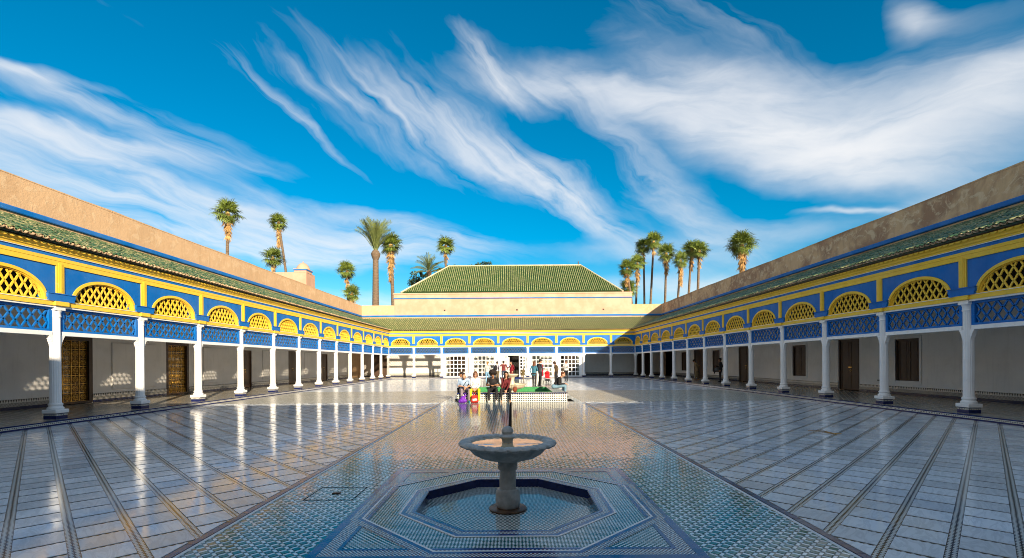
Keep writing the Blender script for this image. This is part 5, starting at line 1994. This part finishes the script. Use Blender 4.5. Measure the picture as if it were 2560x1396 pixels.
    pr.append(('ell', hp_(0, 0, .015), (.076, .096, .105), HM, 'skin')); pr.append(('ell', hp_(0, .03, -.055), (.056, .066, .062), HM, 'skin'))
    pr.append(('cap', hp_(0, .092, .005), .012, hp_(0, .112, -.028), .014, 'skin'))
    for sx in (-1, 1):
        pr.append(('ell', hp_(sx * .078, -.005, -.01), (.012, .022, .032), HM, 'skin'))
        pr.append(('ell', hp_(sx * .033, .086, .012), (.015, .010, .008), HM, 'eye')); pr.append(('cap', hp_(sx * .018, .090, .033), .005, hp_(sx * .050, .080, .034), .004, 'eye'))
    pr.append(('cap', hp_(-.020, .092, -.062), .006, hp_(.020, .092, -.062), .006, 'lip'))
    mats = {'skin': skin, 'top': top, 'bottom': bottom, 'shoe': shoe, 'eye': 'eye_dark', 'lip': 'lip_red'}
    body = fuse('body', pr, .0095, mats, T, 2)
    # hair
    hr = []
    if hair_kind in ('short', 'bob', 'long', 'bun'):
        hr += [('ell', hp_(0, -.018, .040), (.088, .100, .096), HM, 'h'), ('ell', hp_(0, -.055, -.005), (.078, .062, .085), HM, 'h')]
        for q in range(7):
            aa = R(25 + 130 * q / 6)
            hr.append(('ell', hp_(.062 * math.cos(aa), .062 * math.sin(aa) * 1.0, .088), (.03, .03, .026), None, 'h'))
        if hair_kind == 'bob':
            for q in range(9):
                aa = R(-205 + 230 * q / 8)
                hr.append(('cap', hp_(.072 * math.cos(aa), -.02 + .072 * math.sin(aa), .03), .032, hp_(.092 * math.cos(aa), -.02 + .08 * math.sin(aa), -.10), .026, 'h'))
        if hair_kind == 'long':
            for q in range(9):
                aa = R(-200 + 220 * q / 8)
                hr.append(('cap', hp_(.070 * math.cos(aa), -.02 + .074 * math.sin(aa), .03), .032, hp_(.095 * math.cos(aa), -.03 + .09 * math.sin(aa), -.22), .024, 'h'))
        if hair_kind == 'bun':
            hr.append(('ell', hp_(0, -.12, .05), (.045, .045, .045), None, 'h'))
    elif hair_kind == 'afro':
        rg = random.Random(9)
        hr.append(('ell', hp_(0, -.03, .06), (.145, .13, .13), None, 'h'))
        for q in range(90):
            u = V(rg.gauss(0, 1), rg.gauss(0, 1), rg.gauss(0, 1)).normalized()
            if u.y > .35 and u.z < .25 or u.z < -.75:
                continue
            hr.append(('ell', hp_(u.x * .145, -.03 + u.y * .13, .06 + u.z * .13), (.028, .028, .028), None, 'h'))
    elif hair_kind == 'fringe':      # bald on top
        for q in range(8):
            aa = R(-190 + 200 * q / 7)
            hr.append(('ell', hp_(.074 * math.cos(aa), -.01 + .085 * math.sin(aa), -.015), (.018, .018, .035), None, 'h'))
    elif hair_kind == 'cap':
        hr += [('ell', hp_(0, -.005, .055), (.086, .104, .075), HM, 'h'), ('cap', hp_(-.04, .09, .06), .012, hp_(.04, .09, .06), .012, 'h'), ('cap', hp_(-.03, .135, .05), .010, hp_(.03, .135, .05), .010, 'h')]
    if hr:
        fuse('hair' if hair_kind != 'cap' else 'cap', hr, .011, {'h': hair}, T, 1)
    if extra:
        extra(T, hp_, tp, HM)
    return T

def on(T, mb, name, mat, smooth=True):
    return mb.build(name, mat, T, smooth)

cloth('shirt_pale_blue', (.36, .48, .66)); cloth('trouser_mauve_grey', (.26, .21, .24)); cloth('shoe_teal', (.03, .28, .36)); cloth('blouse_white', (.78, .76, .71)); cloth('trouser_yellow', (.80, .62, .03))
cloth('shoe_white', (.70, .68, .64)); cloth('tee_black', (.022, .020, .021)); cloth('trouser_black', (.020, .019, .021)); cloth('blouse_burgundy', (.13, .018, .022)); cloth('shoe_tan', (.42, .24, .14))
cloth('jacket_dark', (.035, .026, .026)); cloth('jeans_light', (.22, .40, .56)); cloth('jeans_teal', (.17, .29, .38)); cloth('sweater_grey', (.46, .46, .44)); cloth('shirt_lilac', (.50, .48, .55)); cloth('shirt_burgundy', (.16, .03, .03))
cloth('jeans_dark', (.035, .05, .09)); cloth('dress_red', (.22, .012, .022)); cloth('bag_white', (.72, .70, .62)); cloth('plaid_brown', (.14, .10, .04)); cloth('cardigan_teal', (.05, .17, .24)); cloth('legging_black', (.03, .028, .03))
cloth('coat_charcoal', (.05, .045, .055)); cloth('jacket_brown', (.075, .045, .018)); cloth('uniform_white', (.68, .68, .66)); cloth('djellaba_khaki', (.24, .17, .085)); cloth('bag_purple', (.16, .025, .40), .5); cloth('bag_red', (.55, .03, .02)); cloth('bag_black', (.02, .02, .022))
cloth('bag_brown', (.20, .05, .025)); cloth('stroller_red', (.70, .012, .02)); cloth('metal_grey', (.20, .20, .20), .35); cloth('tyre_black', (.015, .015, .015)); cloth('trouser_khaki', (.20, .15, .09)); cloth('scarf_red', (.35, .012, .03))

SEAT = PH + .012
S0 = 'people sitting on the pool rim'
S1 = 'people standing in the far court'
# ---- seated on the front rim, facing the viewer
def strap(T, hp_, tp, HM):
    mb = MB(); mb.tube([tp(-.10, .13, .50), tp(.0, .15, .34), tp(.10, .14, .16)], .012, 6); on(T, mb, 'bag_strap', 'bag_black')
person('bald man in pale blue shirt looking down, seated at the left of the rim', (-2.06, 20.22, 0), PI + .15, 1.70, SEAT, lean=.46, head_tilt=.75, wr=(.05, .30, .66), wl=(-.10, .30, .62), ankles=(V(.10, .36, .075), V(-.20, .46, .075)),
       top='shirt_pale_blue', bottom='trouser_mauve_grey', shoe='shoe_teal', skin='skin_light', sleeve='short', hair='hair_grey', hair_kind='fringe', bulk=1.15, extra=strap, group=S0)
def shades(T, hp_, tp, HM):
    mb = MB()
    for sx in (-1, 1):
        ell_mesh(mb, hp_(sx * .033, .098, .010), (.028, .010, .019), HM, 12, 6)
        mb.tube([hp_(sx * .06, .09, .014), hp_(sx * .084, .0, .012)], .004, 4)
    mb.tube([hp_(-.01, .104, .014), hp_(.01, .104, .014)], .004, 4)
    on(T, mb, 'sunglasses', 'eye_dark')
person('woman in white blouse, yellow trousers and sunglasses seated on the rim', (-1.55, 20.20, 0), PI, 1.66, SEAT, lean=.10, wr=(.07, .36, .60), wl=(-.07, .36, .60), ankles=(V(.17, .44, .075), V(-.17, .44, .075)),
       top='blouse_white', bottom='trouser_yellow', shoe='shoe_white', sleeve='long', hair='hair_red', hair_kind='bob', woman=True, bulk=1.05, extra=shades, group=S0)
def phone(T, hp_, tp, HM):
    mb = MB(); mb.bbox(-.075, .075, .385, .40, .70, .775, .004); on(T, mb, 'phone', 'eye_dark', False)
person('man with big dark curly hair and black t-shirt reading a phone on the rim', (-.81, 20.20, 0), PI, 1.74, SEAT, lean=.28, head_tilt=.35, wr=(.09, .30, .70), wl=(-.09, .30, .70), ankles=(V(.15, .42, .075), V(-.15, .42, .075)),
       top='tee_black', bottom='trouser_black', shoe='shoe_white', skin='skin_tan', sleeve='short', hair='hair_dark', hair_kind='afro', extra=phone, group=S0)
person('woman in burgundy blouse resting her cheek on one hand, seated on the rim', (-.25, 20.20, 0), PI, 1.68, SEAT, lean=.26, head_tilt=.0, wr=(.07, .30, .92), er=(.17, .34, .62), wl=(-.02, .42, .52), ankles=(V(.20, .42, .075), V(-.16, .40, .075)),
       top='blouse_burgundy', bottom='trouser_black', shoe='shoe_tan', skin='skin_light', sleeve='long', hair='hair_dark', hair_kind='long', woman=True, group=S0)
person('dark jacketed person seated behind the bald man, facing away', (-1.92, 21.05, 0), PI / 2, 1.72, SEAT, lean=.42, top='jacket_dark', bottom='trouser_black', shoe='bag_black', skin='skin_tan', hair='hair_dark', hair_kind='short', group=S0)
person('person in black jacket and light jeans seated sideways at the right rim', (2.02, 22.9, 0), -PI / 2 - .25, 1.74, SEAT, lean=.62, head_tilt=-.05, wr=(.06, .50, .62), wl=(-.06, .52, .60), ankles=(V(.08, .52, .075), V(-.12, .40, .075)),
       top='tee_black', bottom='jeans_teal', shoe='bag_black', skin='skin_light', sleeve='long', hair='hair_red', hair_kind='short', bulk=1.05, group=S0)
# ---- standing beyond the pool
person('fair haired woman in grey sweater and light jeans, seen from behind', (-1.93, 37.5, 0), .15, 1.70, top='sweater_grey', bottom='jeans_light', shoe='shoe_white', hair='hair_blond', hair_kind='bun', woman=True, group=S1)
def backpack(T, hp_, tp, HM):
    mb = MB(); ell_mesh(mb, tp(.0, -.20, .30), (.15, .10, .22)); ell_mesh(mb, tp(0, -.27, .22), (.11, .06, .11)); on(T, mb, 'backpack', 'bag_black')
person('man in pale lilac shirt carrying a black backpack', (-1.25, 39.5, 0), -.5, 1.74, top='shirt_lilac', bottom='trouser_khaki', shoe='bag_black', hair='hair_dark', wr=(.30, -.12, .92), extra=backpack, group=S1)
person('man in burgundy shirt and dark jeans reading the notice board', (-.70, 39.5, 0), .1, 1.78, top='shirt_burgundy', bottom='jeans_dark', shoe='shoe_white', hair='hair_dark', wl=(-.45, -.02, 1.0), sleeve='long', group=S1)
def whitebag(T, hp_, tp, HM):
    mb = MB(); mb.tube([tp(-.12, .12, .52), tp(.02, .16, .30), tp(.20, .12, .06)], .016, 6); on(T, mb, 'bag_strap', 'bag_white')
    mb = MB(); ell_mesh(mb, tp(.25, .08, -.06), (.10, .12, .14)); on(T, mb, 'shoulder_bag', 'bag_white')
person('woman in dark red dress with a white shoulder bag', (-.05, 41.5, 0), PI - .9, 1.74, top='dress_red', bottom='dress_red', shoe='bag_black', hair='hair_dark', hair_kind='bun', woman=True, skirt=True, shin='skin', wr=(.20, .30, 1.22), extra=whitebag, group=S1)
person('child in brown plaid jacket bending near the doorway', (.92, 41.5, 0), PI + .3, 1.18, lean=.45, head_tilt=.3, top='plaid_brown', bottom='trouser_khaki', shoe='shoe_tan', hair='hair_brown', hair_kind='bob', bulk=1.2, coat=.05, group=S1)
def shawl(T, hp_, tp, HM):
    mb = MB(); mb.tube([tp(.16, .13, .16), tp(.17, .16, -.1), tp(.17, .14, -.45), tp(.16, .12, -.72)], [.06, .09, .09, .06], 10); on(T, mb, 'folded_coat', 'bag_white')
person('woman in teal cardigan and black leggings carrying a pale coat', (1.48, 32.0, 0), -.5, 1.70, top='cardigan_teal', bottom='legging_black', shoe='bag_black', hair='hair_red', hair_kind='long', woman=True, coat=.10, wr=(.16, .26, 1.05), extra=shawl, group=S1)
def scarf(T, hp_, tp, HM):
    mb = MB(); mb.tube([tp(.10, .13, .50), tp(.11, .15, .2), tp(.11, .15, -.25)], [.035, .045, .04], 8); on(T, mb, 'scarf', 'scarf_red')
person('tall man in charcoal coat with a red scarf beside the teal cardigan', (1.86, 32.3, 0), -1.0, 1.84, top='coat_charcoal', bottom='trouser_black', shoe='bag_black', hair='hair_dark', coat=.22, head_tilt=.25, wr=(.10, .30, 1.12), extra=scarf, group=S1)
person('woman in brown jacket with bowed head behind the seated jeans wearer', (3.30, 35.5, 0), 1.1, 1.72, lean=.12, head_tilt=.35, top='jacket_brown', bottom='trouser_black', shoe='shoe_tan', hair='hair_brown', hair_kind='bob', woman=True, coat=.08, group=S1)
person('guard in white shirt and black trousers with crossed arms', (4.66, 41.0, 0), PI - .5, 1.78, top='uniform_white', bottom='trouser_black', shoe='bag_black', skin='skin_tan', hair='hair_dark', hair_kind='cap', wr=(-.10, .20, 1.18), wl=(.10, .22, 1.20), er=(.26, .10, 1.12), el=(-.26, .10, 1.12), group=S1)
# ---- in the right gallery
person('stooped man in khaki djellaba walking in the shaded right gallery', (15.0, 38.6, PL), PI / 2, 1.68, lean=.28, head_tilt=.1, top='djellaba_khaki', bottom='djellaba_khaki', shoe='shoe_tan', skin='skin_tan', hair='hair_dark', hair_kind='cap', skirt=True, coat=.15, ankles=(V(.1, -.14, .075), V(-.1, .18, .075)))
def stripedbag(T, hp_, tp, HM):
    mb = MB(); ell_mesh(mb, tp(0, .24, .02), (.12, .16, .13)); on(T, mb, 'shoulder_bag', 'metal_grey')
    mb = MB(); mb.tube([tp(.1, .18, .1), tp(.12, .34, -.05), tp(.1, .40, -.3)], [.07, .08, .05], 8); on(T, mb, 'folded_coat', 'coat_charcoal')
person('person in black clothes with a striped bag leaning on a right gallery column', (15.15, 34.6, PL), PI / 2 - .2, 1.72, top='tee_black', bottom='legging_black', shoe='bag_black', skin='skin_tan', hair='hair_dark', hair_kind='bun', wr=(.15, .26, 1.1), extra=stripedbag)

# ---- bags and the pushchair
def blob_bag(name, label, loc, rad, mat, mat2, seed, yaw=0, shape=()):
    rg = random.Random(seed)
    T = thing(name, label, 'bag', loc, yaw)
    pr = [('ell', (0, 0, rad[2] * .95), rad, None, 'a')]
    for i in range(14):
        u = V(rg.gauss(0, 1), rg.gauss(0, 1), rg.gauss(0, 1)).normalized()
        pr.append(('ell', (u.x * rad[0] * .7, u.y * rad[1] * .7, rad[2] * .95 + u.z * rad[2] * .65), (rad[0] * .35, rad[1] * .4, rad[2] * .35), None, 'b' if (mat2 and i % 2) else 'a'))
    pr += list(shape)
    fuse('bag_body', pr, .010, {'a': mat, 'b': mat2 or mat}, T, 1)
    return T
T = blob_bag('drawstring_bag', 'purple drawstring bag on the ground by the bald man', (-2.03, 19.58, 0.004), (.12, .10, .15), 'bag_purple', None, 3, shape=[('cap', (-.06, 0, .10), .10, (.10, .02, .30), .05, 'a'), ('cap', (-.12, 0, .07), .07, (.08, 0, .09), .09, 'a')])
mb = MB(); mb.tube([(.02, 0, .34), (.10, .0, .42), (.14, .02, .36)], .010, 6); mb.build('cord', 'bag_purple', T, True)
T = blob_bag('rucksack', 'red and white patterned rucksack on the ground between yellow trousers', (-1.55, 19.60, 0.004), (.13, .08, .15), 'bag_red', 'bag_white', 4, shape=[('cap', (-.08, 0, .09), .09, (.08, 0, .09), .09, 'a'), ('cap', (-.06, 0, .24), .08, (.06, 0, .26), .07, 'a'), ('cap', (-.04, -.09, .12), .05, (.06, -.09, .14), .05, 'b')])
mb = MB(); mb.torus((0, .0, .40), .05, .010, 14, 6, axis='y'); mb.build('grab_loop', 'bag_red', T, True)
T = blob_bag('handbag', 'brown leather handbag resting on the rim beside the burgundy blouse', (.12, 20.35, SEAT), (.10, .08, .13), 'bag_brown', None, 6)
mb = MB(); mb.tube([(-.06, 0, .22), (-.03, 0, .33), (.03, 0, .33), (.06, 0, .22)], .010, 6); mb.build('handle', 'bag_brown', T, True)

ps = thing('pushchair', 'red folding pushchair standing empty on the far paving', 'pushchair', (2.85, 38.5, 0.004), .25)
mb = MB()
for sx in (-.20, .20):
    mb.tube([(sx, -.30, .10), (sx, .05, .55), (sx * .95, .30, .98), (sx * .6, .36, 1.07)], .014, 8)
    mb.tube([(sx, .32, .10), (sx, -.02, .60)], .014, 8)
    mb.tube([(sx, -.26, .16), (sx, .30, .16)], .010, 6)
mb.tube([(-.12, .36, 1.07), (0, .37, 1.09), (.12, .36, 1.07)], .016, 8); mb.tube([(-.2, .32, .14), (.2, .32, .14)], .010, 6)
mb.build('frame', 'metal_grey', ps, True)
mb = MB()
mb.bbox(-.19, .19, .02, .09, .40, .84, .03); mb.bbox(-.19, .19, -.28, .06, .36, .43, .03)
ell_mesh(mb, (0, .02, .82), (.20, .16, .12)); mb.build('seat', 'stroller_red', ps, True)
mb = MB(); mb.bbox(-.17, .17, -.18, .20, .16, .30, .03); mb.build('basket', 'bag_black', ps)
for sx in (-.20, .20):
    for yy in (-.30, .32):
        w = MB(); w.torus((sx, yy, .085), .068, .017, 20, 8, axis='x'); wo_ = w.build('wheel', 'tyre_black', ps, True)
        w = MB(); w.tube([(sx - .012, yy, .085), (sx + .012, yy, .085)], .05, 14); w.build('hub', 'metal_grey', wo_, True)

# ---- notice board by the door, small things on walls and floor
nb = thing('notice_board', 'white framed notice board on a stand in front of the middle doorway', 'notice board', (-.78, 47.6, 0.0))
mb = MB(); mb.box(-.44, .44, -.012, .012, .75, 2.05); mb.build('printed_panel', 'notice_print', nb)
mb = MB(); mb.box(-.52, -.44, -.03, .03, .06, 2.10); mb.box(.44, .52, -.03, .03, .06, 2.10); mb.box(-.44, .44, -.03, .03, 2.05, 2.10); mb.box(-.44, .44, -.03, .03, .68, .75); mb.box(-.56, .56, -.05, .05, 2.10, 2.16); mb.build('frame', 'white_paint', nb)
mb = MB()
for sx in (-.48, .48):
    mb.box(sx - .05, sx + .05, -.25, .25, 0.001, .06)
mb.build('stand_foot', 'white_paint', nb)
tw2 = thing('fallen_palm_stalk', 'dry brown palm stalk lying on the right-hand marble paving', 'stalk', (0, 0, .006))
mb = MB()
q = [pix_ground for pix_ground in ()]
def gp(px, py):
    yy = py + .0065 * (px - 1281)
    y = CAM_H * F_PX / (yy - 907)
    return Vector(((px - 1281) * y / F_PX, y, .012))
mb.tube([gp(2020, 1079), gp(2060, 1080), gp(2082, 1086), gp(2104, 1087)], [.006, .012, .016, .008], 6); mb.tube([gp(2082, 1086), gp(2055, 1083)], [.010, .004], 5); mb.tube([gp(2084, 1086), gp(2092, 1090)], [.010, .004], 5)
mb.build('stalk', 'palm_dead', tw2, True)
so = thing('wall_socket', 'small double socket box low on the right gallery wall', 'socket', (16.98, 22.0, .72), -PI / 2)
mb = MB(); mb.bbox(-.10, .10, -.03, .0, -.045, .045, .008); mb.build('socket_box', 'white_paint', so)
mb = MB(); mb.bbox(-.085, -.01, -.034, -.0305, -.033, .033, .001); mb.bbox(.01, .085, -.034, -.0305, -.033, .033, .001); mb.build('socket_plate', 'bag_black', so)
